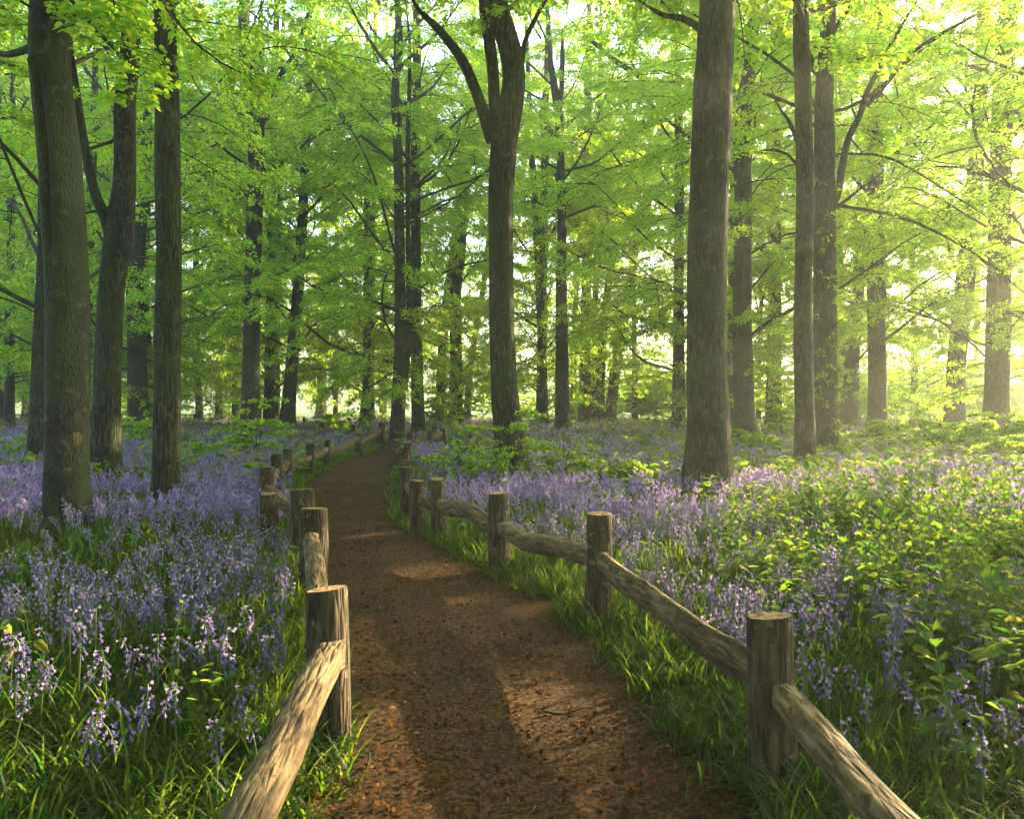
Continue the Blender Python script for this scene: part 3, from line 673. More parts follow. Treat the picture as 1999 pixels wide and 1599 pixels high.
tree('vine-covered back tree of the close pair, with one long limb sweeping up to the right', 21, [(1612, 868, 47), (1612, 780, 44), (1611, 640, 43), (1610, 480, 42), (1610, 300, 38), (1609, 200, 35), (1615, 80, 30), (1618, 0, 27)], ('high', 0), (1.1, 1.05), flare=.2, creeper=True, sprays=[(-4, [(1630, 400, 10), (1720, 450, 8), (1800, 540, 6), (1850, 650, 3)], 22, 24, .085, .8), (-3, [(1636, 300, 10), (1700, 330, 8), (1780, 420, 5), (1830, 500, 3)], 20, 24, .085, .8)],
     limbs=[(-.12, [(1626, 400, 13), (1636, 375, 14), (1645, 320, 14), (1656, 270, 13), (1678, 225, 12), (1692, 180, 11), (1722, 120, 10), (1748, 70, 8), (1790, 0, 7), (1815, -40, 6)]),
            (-.15, [(1688, 205, 9), (1720, 175, 9), (1770, 112, 8), (1820, 75, 7), (1880, 42, 6), (1960, 2, 5)]), (-.1, [(1624, 410, 8), (1650, 392, 7), (1682, 366, 5), (1715, 345, 4)])])
tree('hazy tree leaning right with a spreading foot, right of the close pair', 42, [(1660, 822, 36), (1662, 740, 28), (1667, 650, 26), (1675, 560, 24), (1690, 400, 20), (1705, 250, 16)], ('mid', 1), (1.3, 1.15), flare=.4)
tree('straight dark tree standing clear between the close pair and the backlit leaves', 34, [(1713, 838, 37), (1713, 760, 34), (1711, 640, 32), (1709, 540, 32), (1709, 420, 31), (1710, 200, 26), (1713, 0, 22)], ('mid', 0), (1.1, 1.1), flare=.15)
tree('hazy tree curving up to the right, second from the right edge', 34, [(1864, 835, 40), (1866, 740, 34), (1873, 640, 34), (1888, 520, 34), (1898, 400, 31), (1911, 250, 26), (1918, 100, 24), (1920, 0, 22)], ('mid', 2), (1.1, 1.1), flare=.15)
tree('broad dark backlit tree at the right edge of the wood', 28, [(1944, 845, 50), (1946, 760, 44), (1949, 640, 43), (1951, 500, 40), (1954, 300, 38), (1963, 100, 36), (1970, 0, 33)], ('mid', 1), (1.05, 1.05), flare=.2, sprays=[(-9, [(1945, 380, 14), (1880, 470, 10), (1830, 600, 7), (1790, 700, 4)], 26, 26, .10, .95), (-8, [(1950, 220, 14), (1890, 270, 10), (1820, 380, 7), (1790, 470, 4)], 26, 26, .10, .95), (-7, [(1945, 600, 10), (1920, 640, 8), (1900, 700, 5), (1890, 760, 3)], 20, 24, .10, .8)])

# unseen trees added right of the frame, placed so their boughs dapple the path
for (x, d, cr, sz, ro, cz) in ((11.93, 12.6, ('open', 0), 1.0, 3.72, .16), (13.97, 8.02, ('open', 1), 1.0, .77, .26), (14.8, 19.92, ('open', 1), 1.05, 6.2, -.87), (19.33, 19.85, ('open', 0), 1.2, 5.98, .08)):
    px = x / d * FP + CX; w = .42 / d * FP
    tree('unseen tree added beyond the right edge of the view to shade the path', d, [(px, HY + 150, w), (px + 10, 400, w * .9), (px + 20, 0, w * .8)], cr, (sz, sz), top=14, crot=ro, crown_dz=cz, group='added trees beyond the right edge of the view')

for (x, d, cr, sz) in ((-5.5, -3.5, ('high', 0), 1.25), (4.0, -3.0, ('high', 1), 1.25), (-1.0, -9.0, ('mid', 0), 1.3), (-10.5, 3.0, ('high', 1), 1.25), (9.5, -7, ('mid', 1), 1.3), (-10, -8, ('mid', 2), 1.3), (-16, -1, ('mid', 0), 1.2), (4, -15, ('mid', 2), 1.3), (-7, -17, ('mid', 1), 1.3), (10.5, 2.5, ('high', 0), 1.2), (-6.5, -7.0, ('mid', 2), 1.35), (13.5, -1.5, ('mid', 0), 1.35), (-13.5, -3.5, ('mid', 1), 1.4), (0.5, -4.5, ('high', 0), 1.4)):  # unseen trees added around the camera; their crowns block skylight and darken the foreground
    e = tag(empty('beech_tree', (x, d, 0)), 'unseen tree added behind the viewpoint to close the sky over the path', 'tree', 'added trees behind the viewpoint')
    z = np.linspace(-.1, 14, 20); C = np.stack([.1 * np.sin(z), .1 * np.cos(z * .7), z], -1)
    trunk_mesh(C, .28 - .012 * z, x, 12).build('trunk', [M_BARK], e)
    o = link('crown', CROWNS[cr[0]][cr[1]], e); o.scale = (sz, sz, sz)

# trees standing farther back between those, hardly told apart
rt = np.random.default_rng(77)
spots = []
while len(spots) < 16:
    d = rt.uniform(46, 70); px = rt.uniform(-120, 480) if len(spots) < 7 else rt.uniform(1250, 2100)
    if len(spots) >= 13: d = rt.uniform(36, 47); px = rt.uniform(-80, 300)
    x = (px - CX) / FP * d
    if all((x - a) ** 2 + (d - b) ** 2 > 20 for a, b in spots) and not on_path(np.array([x]), np.array([d]), 1.2)[0]:
        spots.append((x, d))
spots += [((px - CX) / FP * d, d) for px, d in ((715, 49), (1062, 48), (1118, 63), (1240, 60), (1480, 58), (655, 60), (330, 46))]
for i, (x, d) in enumerate(spots):
    px = x / d * FP + CX; w = rt.uniform(.28, .5) / d * FP; ln = rt.uniform(-25, 25)
    tree('slender hazy tree far back in the wood, mostly hidden by leaves', d, [(px, HY + 30, w * 1.2), (px + ln * .3, 600, w), (px + ln, 300, w * .8)], ('far', i % 3), (rt.uniform(.9, 1.15), rt.uniform(1.1, 1.3)), group='slender trees far back in the wood')

# creeper of bare shoots and few leaves round the back tree of the close pair
r = np.random.default_rng(5)

# ------------------------------------------------------------------ saplings and shrubs
def sapling(name, label, px, d, h, R, nst, seed, leafL=.065, nt=9, per=16, group=None):
    r = np.random.default_rng(seed)
    b = W(px, HY + EYE * FP / d, d)
    root = tag(empty(name, b), label, 'shrub' if name == 'shrub' else 'sapling', group)
    K = 8; s = np.linspace(0, 1, K)
    stems = []
    BR, BL = [], []
    for i in range(nst):
        a = r.uniform(0, 6.28); le = R * .45 * r.uniform(.2, 1); hh = h * r.uniform(.65, 1)
        P = np.stack([math.cos(a) * le * s ** 1.3, math.sin(a) * le * s ** 1.3, -.05 + hh * s], -1) + np.stack([.03 * np.sin(s * 6 + i), .03 * np.cos(s * 5 + i), 0 * s], -1)
        stems.append(P)
        for q in range(7):
            t = r.uniform(.3, 1); c = P[int(t * (K - 1))]
            az = r.uniform(0, 6.28); L = R * r.uniform(.45, 1) * (1.1 - .4 * t)
            BR.append(c + np.stack([math.cos(az) * L * s, math.sin(az) * L * s, L * (.45 * s - .4 * s * s)], -1)); BL.append(L)
    m = MB(); V, F = tubes(np.array(stems), np.repeat((.012 * (1.1 - s))[None], nst, 0), 5); m.add(V, F)
    m.build('stem', [M_TWIG], root)
    m = MB(); foliage(m, np.array(BR), np.array(BL), r, nt, per, leafL, .30, d < 20, .10, .15, .5, .015)
    m.build('foliage', [M_TWIG, M_LEAF], root)
    return root

sapling('sapling', 'thin leafy sapling spreading flat sprays round the foot of the large forked tree', 985, 13.6, 1.8, 1.0, 4, 1, .065, 8, 10)
sapling('sapling', 'leafy sapling fanning out right of the large forked tree foot', 1105, 13.9, 1.1, .95, 3, 2, .06, 8, 10)
sapling('sapling', 'low sapling with yellow-green sprays left of the large forked tree foot', 888, 13.4, 1.05, .9, 3, 3, .06, 8, 10)
sapling('sapling', 'bushy sapling in front of the tall two-stemmed tree left of the path', 500, 19.5, 1.9, 1.2, 5, 4, .075, 9, 11)
sapling('sapling', 'low yellowish sapling in the bluebells left of the bushy one', 400, 19, .8, .8, 3, 5, .07, 8, 10)
sapling('sapling', 'small sapling in front of the leaning sunlit-edged tree', 283, 24, 1.6, 1.1, 4, 6, .09)
sapling('sapling', 'yellow-green sapling between the large forked tree and the massive tree', 1225, 13.5, .75, .75, 3, 7, .06, 8, 9)
sapling('shrub', 'thin shrub at the foot of the hazy upright trunk', 1530, 30, 2.2, 1.2, 6, 8, .10)
sapling('shrub', 'backlit yellowish shrub in front of the second tree from the right edge', 1850, 22, 1.35, 1.5, 6, 9, .10)
sapling('shrub', 'broad backlit shrub under the dark tree at the right edge', 1960, 19, 1.5, 1.5, 7, 10, .095)
sapling('shrub', 'low shrub at the foot of the straight dark tree behind the close pair', 1735, 27, 1.2, 1.2, 5, 11, .10)
sapling('shrub', 'small shrub right beside the foot of the smooth pale-edged tree', 1480, 22, .9, 1.0, 4, 12, .09)
sapling('shrub', 'leafy shrub round the foot of the sturdy distant trunk', 880, 46, 2.6, 2.2, 6, 13, .16)
sapling('shrub', 'yellow-green shrub by the far fence posts left of the path bend', 655, 34, 1.3, 1.3, 5, 14, .12)
sapling('shrub', 'hazy bush far back between the cluster of four and the pale smooth tree', 1262, 62, 3.0, 2.6, 5, 15, .17, 7, 9)
sapling('shrub', 'wide bush far back at the right behind the backlit shrubs', 1790, 46, 3.0, 3.0, 6, 16, .15, 7, 10)

# bushes along the far edge of the wood: two built, the rest copied
def copy_thing(root, loc, rz, sc):
    c = root.copy(); COL.objects.link(c); c.location = loc; c.rotation_euler = (0, 0, rz); c.scale = (sc, sc, sc)
    for ch in list(root.children):
        q = ch.copy(); COL.objects.link(q); q.parent = c
    return c
BUSH = [sapling('bush', 'pale green bush along the far edge of the wood behind the trunks', 1040 + 90 * q, 66, 3.6, 3.0, 7, 30 + q, .16, 10, 16, 'bushes along the far edge of the wood') for q in range(2)]
rb = random.Random(8)
for q in range(60):
    d = rb.uniform(60, 84) if q < 50 else rb.uniform(42, 58); px = rb.uniform(1040, 1330) if 44 <= q < 50 else rb.uniform(1480, 2080) if q >= 50 else rb.uniform(820, 2080) if q < 17 else rb.uniform(0, 620) if q < 25 else rb.uniform(1150, 2080)
    copy_thing(BUSH[q % 2], ((px - CX) / FP * d, d, 0), rb.uniform(0, 6.28), rb.uniform(.6, 1.3) * (1.5 if 25 <= q < 44 else 1))

# ------------------------------------------------------------------ bluebells
def bell(m, p, d, L, w, rng):
    """one hanging flower: narrow tube with flared lip"""
    d = np.array(d) / np.linalg.norm(d)
    P = np.array([p, p + d * L * .55, p + d * L * .85, p + d * L])
    V, F = tube(P, np.array([.30, .62, .72, 1.25]) * w, 5); m.add(V, F, 1)

def bluebell_mesh(seed, h, nb, parts=True, sc=1.05):
    r = np.random.default_rng(seed)
    K = 9; s = np.linspace(0, 1, K); a0 = r.uniform(0, 6.28); le = r.uniform(.01, .06)
    bend = le * s ** 2 + .05 * np.clip(s - .82, 0, 1) * 3
    P = np.stack([np.cos(a0) * bend, np.sin(a0) * bend, h * (s - .06 * np.clip(s - .8, 0, 1) * 5 * s)], -1)
    stem = MB(); V, F = tube(P, .0042 * (1.15 - .55 * s), 5); stem.add(V, F, 0)
    flo = MB()
    for i in range(nb):
        t = .60 + .40 * (i + .5) / nb
        c = np.array([np.interp(t, s, P[:, q]) for q in range(3)])
        a = a0 + i * 2.3 + r.normal(0, .7)
        out = np.array([math.cos(a), math.sin(a), 0])
        q = c + out * r.uniform(.010, .020) * sc + np.array([0, 0, .006])
        V, F = tube(np.array([c, (c + q) / 2 + np.array([0, 0, .003]), q]), np.array([.0015, .0013, .0013]), 3); flo.add(V, F, 0)
        bell(flo, q, out * r.uniform(.5, 1.2) + np.array([0, 0, -1 + .9 * (t > .9)]), .018 * sc * r.uniform(.85, 1.1) * (1.08 - .3 * (t > .93)), .0062 * sc, r)
    lv = MB()
    for i in range(4):
        a = r.uniform(0, 6.28); L = r.uniform(.18, .32); o = np.array([math.cos(a), math.sin(a), 0]); sd = np.array([-o[1], o[0], 0]); q = np.linspace(0, 1, 6)
        c = o * (L * .75 * q)[:, None] + np.array([0, 0, 1]) * (L * (1.0 * q - .85 * q ** 2))[:, None]
        w = .0075 * (1 - q ** 3) + .0012
        Vv = np.stack([c - sd * w[:, None], c + sd * w[:, None]], 1).reshape(-1, 3)
        lv.add(Vv, [(2 * k, 2 * k + 1, 2 * k + 3, 2 * k + 2) for k in range(5)], 0)
    return stem, flo, lv

BB = []
for i in range(9):
    stem, flo, lv = bluebell_mesh(200 + i, .36 + .025 * (i % 5), 13 + i % 6)
    BB.append((stem.mesh('stem', [M_STEM, M_BELL]), flo.mesh('flower_head', [M_STEM, M_BELL]), lv.mesh('leaf', [M_GRASS])))

def path_x(y):
    yl, yr = PL[:, 1], PR[:, 1]
    return np.interp(y, yl[:110], PL[:110, 0]), np.interp(y, yr[:110], PR[:110, 0])

def bell_density(x, y):
    """how thickly bluebells stand (0..1)"""
    xl, xr = path_x(y)
    dens = np.where(x < xl, 1.0, .95)
    dens *= .46 + .62 * lump(x, y, .9, 1.0) + .22 * lump(x, y, 2.6, 2.0)
    left_near = (x < xl) & (y < 6.6)
    dens = np.where(left_near, dens * np.clip((y - 2.6) / 4.0, .06, 1), dens)
    herb = np.clip((x - (1.2 + .10 * y)) / 1.2, 0, 1) * np.clip((15 - y) / 3, 0, 1)
    dens *= 1 - .35 * herb
    rn = (x > xr) & (y < 4.4)
    dens = np.where(rn, dens * np.clip((y - 2.2) / 2.4, .12, 1), dens)
    edge = np.minimum(np.abs(x - xl), np.abs(x - xr))
    dens *= np.clip((edge - .12) / .5, 0, 1)
    far_r = (x > xr) & (y > 22)
    dens = np.where(far_r, dens * .55, dens)
    return np.clip(dens, 0, 1)

def scatter(n, y0, y1, r, dens, pw=1.0, fov=.98, margin=.1):
    n = int(n * (fov * (y0 + y1) / 2 + (1.6 if fov > .9 else .5)) / (.74 * (y0 + y1) / 2 + .5))
    y = y0 + (y1 - y0) * r.random(n) ** pw
    x = (r.random(n) * 2 - 1) * (fov * y + (1.6 if fov > .9 else .5))
    ok = ~on_path(x, y, margin) & (r.random(n) < dens(x, y))
    return x[ok], y[ok]

r = np.random.default_rng(21)
x, y = scatter(2600, 2.0, 6.6, r, bell_density, 1.0, .74)
o = np.argsort(np.hypot(x, y)); x, y = x[o], y[o]
# clumps of taller spikes the photograph shows close up
cl = [(60, 1330, 3.6, 7), (150, 1240, 4.2, 8), (280, 1230, 4.3, 8), (390, 1160, 4.8, 9), (545, 1250, 4.0, 4), (520, 1370, 3.5, 3), (20, 1180, 4.6, 7), (45, 1290, 3.4, 6), (170, 1430, 2.9, 4), (300, 1500, 2.9, 5), (480, 1545, 2.85, 3), (110, 1160, 4.6, 9), (220, 1200, 4.6, 8), (330, 1190, 4.7, 10), (250, 1080, 5.4, 6), (440, 1120, 5.2, 8), (510, 1080, 5.6, 6),
      (1240, 1130, 5.6, 9), (1290, 1160, 5.2, 8), (1360, 1200, 4.7, 9), (1450, 1210, 4.3, 8), (1400, 1270, 3.9, 5), (1880, 1520, 3.0, 4), (1810, 1560, 2.9, 3), (1930, 1540, 2.95, 3), (1550, 1150, 5.3, 6), (1640, 1120, 5.8, 5)]
bx, by = [], []
for (px, py, d, k) in cl:
    for q in range(k):
        bx.append((px - CX) / FP * d + r.normal(0, .13)); by.append(d + r.normal(0, .16))
bx, by = np.array(bx), np.array(by)
ok = ~on_path(bx, by, .05); bx, by = bx[ok], by[ok]
k = 296 - len(bx)
NX, NY = np.concatenate([bx, x[:k]]), np.concatenate([by, y[:k]])
for i in range(len(NX)):
    st, fl, lf = BB[i % 9]
    if NX[i] < 0:
        lab, grp = 'violet bluebell spike among the nearest flowers left of the path', 'nearest bluebells left of the path'
    else:
        lab, grp = 'violet bluebell spike among the nearest flowers right of the path', 'nearest bluebells right of the path'
    e = tag(empty('bluebell', (NX[i], NY[i], .0), r.uniform(0, 6.28)), lab, 'bluebell', grp)
    sc = r.uniform(.78, 1.08); e.scale = (sc, sc, sc * r.uniform(.95, 1.15)); e.rotation_euler = (r.normal(0, .07), r.normal(0, .07), r.uniform(0, 6.28))
    for nm, me in (('stem', st), ('flower_head', fl), ('leaf', lf)): link(nm, me, e)
NX_LAST = math.hypot(NX[-1], NY[-1])

# the rest of the carpet
g = MB()
T0 = []
for i in range(6):
    stem, flo, lv = bluebell_mesh(300 + i, .33 + .025 * (i % 4), 11 + i % 3)
    m = MB()
    for q in (stem, flo):
        for V, (F, mat, s) in zip(q.v, q.f): m.v.append(V); m.f.append((F - (F.min() - 0) + m.n, mat, s)); m.n += len(V)
    T0.append(template(m))
def mid_template(seed, h, nb, size):
    r = np.random.default_rng(seed); m = MB()
    a0 = r.uniform(0, 6.28); tip = np.array([math.cos(a0) * .06, math.sin(a0) * .06, h])
    w = size * .12
    m.add([(-w, 0, 0), (w, 0, 0), (tip[0] + w * .5, tip[1], h), (tip[0] - w * .5, tip[1], h)], [(0, 1, 2, 3)], 0)
    for i in range(nb):
        t = .58 + .42 * (i + .5) / nb; a = r.uniform(0, 6.28)
        c = tip * t + np.array([math.cos(a), math.sin(a), 0]) * size * r.uniform(.4, .9)
        u = np.array([math.cos(a + 1.57), math.sin(a + 1.57), 0]) * size * .5; d = np.array([math.cos(a) * .3, math.sin(a) * .3, -1]) * size
        o = np.array([math.cos(a), math.sin(a), .2]) * size * .45
        m.add([c, c + d * .6 + u, c + d, c + d * .6 - u], [(0, 1, 2, 3)], 1)
        m.add([c, c + d * .6 + o, c + d, c + d * .6 - o], [(0, 1, 2, 3)], 1)
    return template(m)
T1 = [mid_template(400 + i, .36 + .03 * (i % 3), 9, .030) for i in range(6)]
T2 = [mid_template(500 + i, .36 + .04 * (i % 3), 5, .055) for i in range(5)]
def plant(T, x, y, r, s0=.8, s1=1.2):
    for i, t in enumerate(T):
        k = np.arange(len(x)) % len(T) == i
        n_ = k.sum()
        V, F, M = replicate(t, np.stack([x[k], y[k], np.zeros(n_)], -1), r.uniform(0, 6.28, n_), r.uniform(s0, s1, n_), r.normal(0, .12, (n_, 2)))
        for mi in np.unique(M): pass
        g.v.append(V.astype(np.float32)); g.f.append((F + g.n, M, True)); g.n += len(V)
x, y = scatter(5200, 2.4, 9.5, r, bell_density)
ok = np.hypot(x, y) > min(NX_LAST, 6.6); plant(T0, x[ok], y[ok], r)
x, y = scatter(27000, 8.6, 24, r, bell_density, 1.0); plant(T1, x, y, r)
x, y = scatter(34000, 22, 60, r, bell_density, .8); plant(T2, x, y, r, .85, 1.25)
tag(g.build('bluebell_carpet', [M_STEM, M_BELL]), 'violet carpet of bluebells spreading under the trees on both sides', 'bluebells', kind='stuff')

# ------------------------------------------------------------------ grass and strap leaves
def blades(x, y, r, h0, h1, w, arch, segs=4):
    n = len(x); a = r.uniform(0, 6.283, n); h = r.uniform(h0, h1, n); q = np.linspace(0, 1, segs + 1)
    ar = arch * r.uniform(.4, 1.5, n)
    o = np.stack([np.cos(a), np.sin(a), np.zeros(n)], -1); sd = np.stack([-np.sin(a), np.cos(a), np.zeros(n)], -1)
    c = np.stack([x, y, np.zeros(n)], -1)[:, None] + o[:, None] * (h[:, None] * ar[:, None] * q ** 1.5)[..., None]
    c[..., 2] += h[:, None] * (q - .55 * np.clip(ar, 0, 1.4)[:, None] * q ** 2.4)
    ww = w * r.uniform(.6, 1.3, n)[:, None] * (1 - q ** 2.5 * .93)[None]
    V = np.stack([c - sd[:, None] * ww[..., None], c + sd[:, None] * ww[..., None]], 2).reshape(-1, 3)
    k = np.arange(segs); F = np.stack([2 * k, 2 * k + 1, 2 * k + 3, 2 * k + 2], -1)
    return V, (np.arange(n)[:, None, None] * (2 * segs + 2) + F[None]).reshape(-1, 4)
def tufts(x, y, r, per, sp):
    k = len(x)
    return (np.repeat(x, per) + r.normal(0, sp, k * per)), (np.repeat(y, per) + r.normal(0, sp, k * per))
g = MB()
one = lambda x, y: np.ones(len(x))
x, y = scatter(2600, 1.5, 7.5, r, one, 1.1); X_, Y_ = tufts(x, y, r, 13, .045); V, F = blades(X_, Y_, r, .16, .36, .0055, .85, 5); g.add(V, F)
x, y = scatter(3600, 6.5, 14, r, one); X_, Y_ = tufts(x, y, r, 9, .06); V, F = blades(X_, Y_, r, .16, .34, .008, .8, 3); g.add(V, F)
x, y = scatter(7000, 13, 34, r, one); X_, Y_ = tufts(x, y, r, 6, .10); V, F = blades(X_, Y_, r, .16, .34, .014, .7, 2); g.add(V, F)
# lush fringe along the path edges
def fringe(n, y0, y1, sd_, w0, per, h0, h1, wd):
    yy = r.uniform(y0, y1, n); xl, xr = path_x(yy)
    xx = (xr + r.uniform(-.10, w0, n)) if sd_ > 0 else (xl - r.uniform(-.08, w0, n))
    X_, Y_ = tufts(xx, yy, r, per, .04); V, F = blades(X_, Y_, r, h0, h1, wd, .95, 5); g.add(V, F)
fringe(560, 2.9, 9.5, 1, .55, 14, .10, .27, .0052)
fringe(150, 2.2, 6, -1, .4, 12, .10, .26, .005)
fringe(260, 8, 28, -1, .5, 12, .14, .34, .010)
fringe(220, 9, 26, 1, .5, 12, .14, .34, .010)
tag(g.build('grass', [M_GRASS]), 'dark green strap-leaved grass tufts between flowers and along the path edges', 'grass', kind='stuff')

# ------------------------------------------------------------------ leafy herbs
def herb_mesh(seed, h, nodes, leafL, r=None):
    r = np.random.default_rng(seed); m = MB(); lf = MB()
    K = 7; s = np.linspace(0, 1, K); le = r.normal(0, .06, 2)
    P = np.stack([le[0] * s ** 2, le[1] * s ** 2, h * s], -1)
    V, F = tube(P, .005 * (1.2 - .6 * s), 5); m.add(V, F, 0)
    a0 = r.uniform(0, 6.28)
    for i in range(nodes):
        t = .22 + .78 * i / (nodes - 1); c = np.array([np.interp(t, s, P[:, q]) for q in range(3)])
        for sd_ in (0, math.pi):
            a = a0 + i * 1.57 + sd_ + r.normal(0, .25); o = np.array([math.cos(a), math.sin(a), 0]); w_ = np.array([-o[1], o[0], 0])
            L = leafL * (1.15 - .75 * t ** 2.2) * r.uniform(.8, 1.15); up = .30 + .9 * t ** 3 + r.normal(0, .12); dr = .75 - .3 * t
            q = np.linspace(0, 1, 6)
            cc = c + o * (L * (.10 + .95 * q))[:, None]; cc[:, 2] += L * (up * q - dr * q ** 2)
            wd = L * .33 * np.array([.10, .80, 1.0, .82, .45, .03]); fo = .32
            lft = cc + w_ * wd[:, None]; rgt = cc - w_ * wd[:, None]; lft[:, 2] += wd * fo + .006 * np.sin(q * 14); rgt[:, 2] += wd * fo + .006 * np.sin(q * 14 + 1)
            Vv = np.stack([lft, cc, rgt], 1).reshape(-1, 3); Fq = []
            for k in range(5): Fq += [(3 * k, 3 * k + 1, 3 * k + 4, 3 * k + 3), (3 * k + 1, 3 * k + 2, 3 * k + 5, 3 * k + 4)]
            lf.add(Vv, Fq, 0)
    return m, lf
HB = [tuple(q.mesh(nm, [mt]) for q, nm, mt in zip(herb_mesh(600 + i, .47 + .05 * (i % 4), 8 + i % 3, .115), ('stem', 'leaves'), (M_STEM, M_HERB))) for i in range(7)]
def herb_density(x, y):
    xl, xr = path_x(y)
    d = np.clip((x - (.95 + .10 * y)) / 2.0, 0, 1) * np.clip(.50 + 1.1 * lump(x, y, 1.4, 4) + .3 * lump(x, y, 3.5, 1), .02, 1)
    return np.clip(d, 0, 1)
x, y = scatter(3200, 2.7, 9.5, r, lambda x, y: herb_density(x, y), 1.0, .74)
x, y = x[:285], y[:285]
lx, ly = (np.array([20, 60, 110, 10, 70, 40, 130, 20, 330, 390]) - CX) / FP, np.array([4.4, 4.0, 4.2, 3.6, 3.5, 5.0, 4.8, 5.6, 4.1, 3.9])
lx = lx * ly
HXs, HYs = np.concatenate([x, lx]), np.concatenate([y, ly])
for i in range(len(HXs)):
    left = HXs[i] < 0
    e = tag(empty('leafy_herb', (HXs[i], HYs[i], 0), r.uniform(0, 6.28)), 'wrinkled leafy green herb at the left edge, among sparse bluebells' if left else 'leafy herb with paired oval leaves in the patch right of the fence', 'plant',
            'herbs at the left edge' if left else 'herbs in the patch right of the fence')
    s_ = r.uniform(.8, 1.2) * (.7 if left else 1); e.scale = (s_, s_, s_ * r.uniform(.9, 1.15) * (1.3 if r.random() < .25 else 1)); e.rotation_euler = (r.normal(0, .08), r.normal(0, .08), r.uniform(0, 6.28))
    for nm, me in zip(('stem', 'leaves'), HB[i % 7]):
        o = link('stem' if nm == 'stem' else 'foliage', me, e)

# low ground cover of leaves between and beyond
g = MB()
def low_template(seed, n_, h, L):
    r = np.random.default_rng(seed); m = MB()
    a = r.uniform(0, 6.28, n_); z = h * r.random(n_) ** .6
    pos = np.stack([r.normal(0, .07, n_), r.normal(0, .07, n_), z], -1)
    t = np.stack([np.cos(a), np.sin(a), r.uniform(-.5, .5, n_)], -1); nn = np.stack([r.normal(0, .5, n_), r.normal(0, .5, n_), np.ones(n_)], -1)
    LL = L * r.uniform(.6, 1.2, n_)
    V, F = leaves(pos, t, nn, LL, LL * .46, True); m.add(V, F, 0)
    return template(m)
def strew(T, x, y, s0, s1):
    for i, t in enumerate(T):
        k = np.arange(len(x)) % len(T) == i; n_ = int(k.sum())
        V, F, M = replicate(t, np.stack([x[k], y[k], np.zeros(n_)], -1), r.uniform(0, 6.28, n_), r.uniform(s0, s1, n_))
        g.add(V, F, 0)
TL = [low_template(700 + i, 20, .40, .075) for i in range(5)]
TM = [low_template(720 + i, 12, .34, .15) for i in range(5)]
x, y = scatter(2600, 2.6, 15, r, lambda x, y: np.clip(herb_density(x, y) * 1.0 + .04, 0, 1)); strew(TL, x, y, .8, 1.3)
x, y = scatter(5200, 13, 36, r, lambda x, y: np.clip(.42 + .40 * lump(x, y, .5, 7) + .5 * np.clip((x - .12 * y) / (.25 * y), 0, 1), 0, 1)); strew(TM, x, y, .8, 1.5)
x, y = scatter(4200, 34, 78, r, lambda x, y: np.clip(.25 + .4 * lump(x, y, .3, 9), 0, 1)); strew(TM, x, y, 1.3, 2.4)
tag(g.build('ground_cover', [M_HERB]), 'low leafy undergrowth between bluebells and under far trees', 'undergrowth', kind='stuff')

# ------------------------------------------------------------------ twigs on the path
def twig(label, px, py, L, az, seed, curl=.2):
    r = np.random.default_rng(seed); d = EYE * FP / (py - HY); b = W(px, py, d); s = np.linspace(0, 1, 9)
    P = np.stack([math.cos(az) * L * s - math.sin(az) * L * curl * s * s, math.sin(az) * L * s + math.cos(az) * L * curl * s * s, .008 + .01 * np.sin(s * 7 + seed)], -1)
    m = MB(); V, F = tube(P, .006 * (1.15 - .7 * s), 6); m.add(V, F)
    q = P[4]; V, F = tube(np.array([q, q + (.04 * math.cos(az + .8), .04 * math.sin(az + .8), .012), q + (.08 * math.cos(az + .7), .08 * math.sin(az + .7), .014)]), np.array([.0035, .003, .0015]), 5); m.add(V, F)
    tag(m.build('fallen_twig', [M_TWIG], None, (b[0], b[1], .045)), label, 'twig')
twig('dark crooked twig lying near the middle of the path', 850, 1335, .28, -.5, 1)
twig('long thin twig lying on the right half of the path', 1060, 1415, .25, .1, 2, .1)
twig('short curled twig beside the foot of the nearest left post', 715, 1520, .12, 1.4, 3, .3)
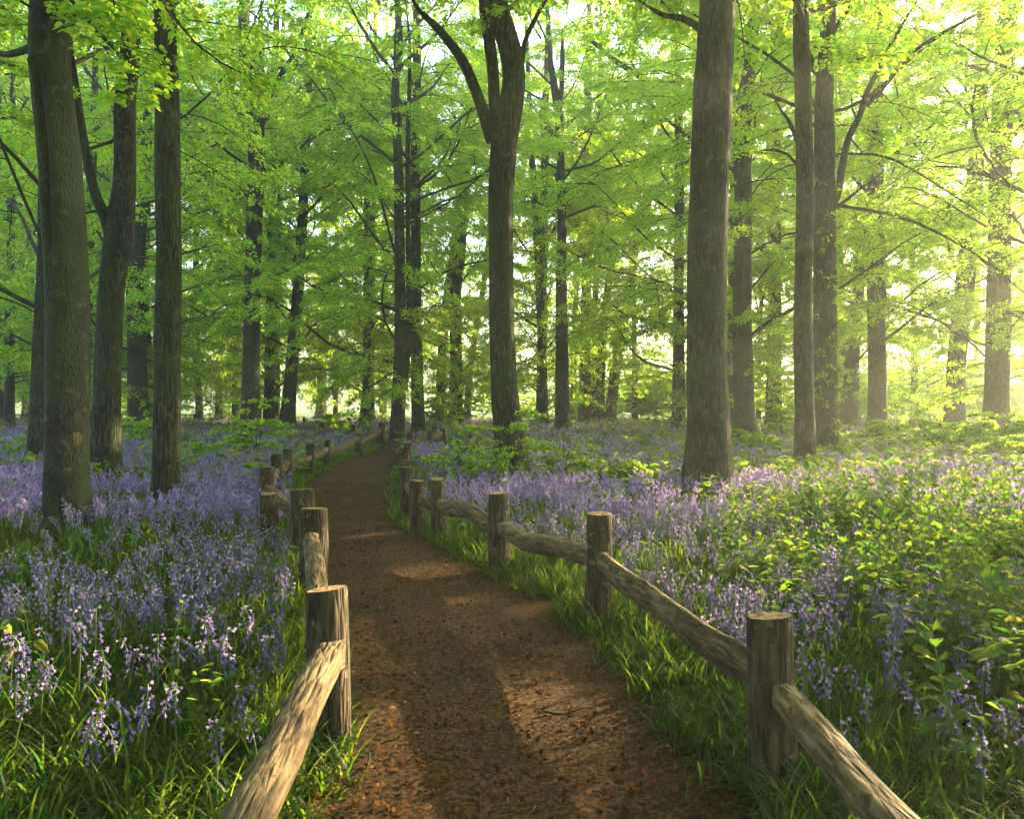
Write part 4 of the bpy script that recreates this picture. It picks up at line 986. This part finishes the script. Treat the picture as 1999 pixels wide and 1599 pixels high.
# pale stone beside the near right post
def stone(label, px, py, rad, seed):
    d = EYE * FP / (py - HY); b = W(px, py, d); nu, nv = 12, 8; V = []
    for i in range(nv + 1):
        for j in range(nu):
            a, e = j / nu * 6.283, (i / nv - .5) * math.pi
            n_ = Vector((math.cos(a) * math.cos(e), math.sin(a) * math.cos(e), math.sin(e)))
            q = rad * (1 + .25 * mnoise.noise(n_ * 1.6 + Vector((seed, 0, 0)))); V.append((n_.x * q, n_.y * q, n_.z * q * .65))
    m = MB(); m.add(V, ring_faces(nv + 1, nu)); tag(m.build('stone', [M_POST], None, (b[0], b[1], .03 + rad * .3)), label, 'stone')
stone('small rounded stone on the path edge beside the near right post', 1412, 1530, .035, 1)

# ------------------------------------------------------------------ woodland edge beyond the field
r = np.random.default_rng(9); g = MB(); n_ = 16000
az = r.uniform(-1.0, .62, n_); rad = r.uniform(250, 300, n_)
hh = 15 * (.75 + .3 * np.sin(az * 17) * np.sin(az * 41 + 1))
pos = np.stack([np.sin(az) * rad, np.cos(az) * rad, hh * r.random(n_) ** .8], -1)
t = norm(r.normal(0, 1, (n_, 3))); nn = norm(r.normal(0, 1, (n_, 3)))
LL = r.uniform(1.0, 2.2, n_); V, F = leaves(pos, t, nn, LL, LL * .8); g.add(V, F)
tag(g.build('distant_woodland', [M_FAR]), 'pale hazy wood beyond the open grass, seen low between the trunks', 'woodland', kind='stuff')

# ------------------------------------------------------------------ morning haze
m, nt, out = new_mat('morning_haze')
pv = nt.nodes.new('ShaderNodeVolumePrincipled')
pv.inputs['Color'].default_value = (.86, .96, .82, 1)
pv.inputs['Density'].default_value = HAZE = .0021
pv.inputs['Anisotropy'].default_value = .5
nt.links.new(pv.outputs[0], out.inputs['Volume'])
x0, x1, y0, y1, z0, z1 = -720, 720, -320, 920, -1.2, 42
g = MB()
g.add([(x0, y0, z0), (x1, y0, z0), (x1, y1, z0), (x0, y1, z0), (x0, y0, z1), (x1, y0, z1), (x1, y1, z1), (x0, y1, z1)],
      [(0, 3, 2, 1), (4, 5, 6, 7), (0, 1, 5, 4), (1, 2, 6, 5), (2, 3, 7, 6), (3, 0, 4, 7)], 0, False)
tag(g.build('haze', [m]), 'pale morning haze hanging between the trees', 'haze', kind='stuff')
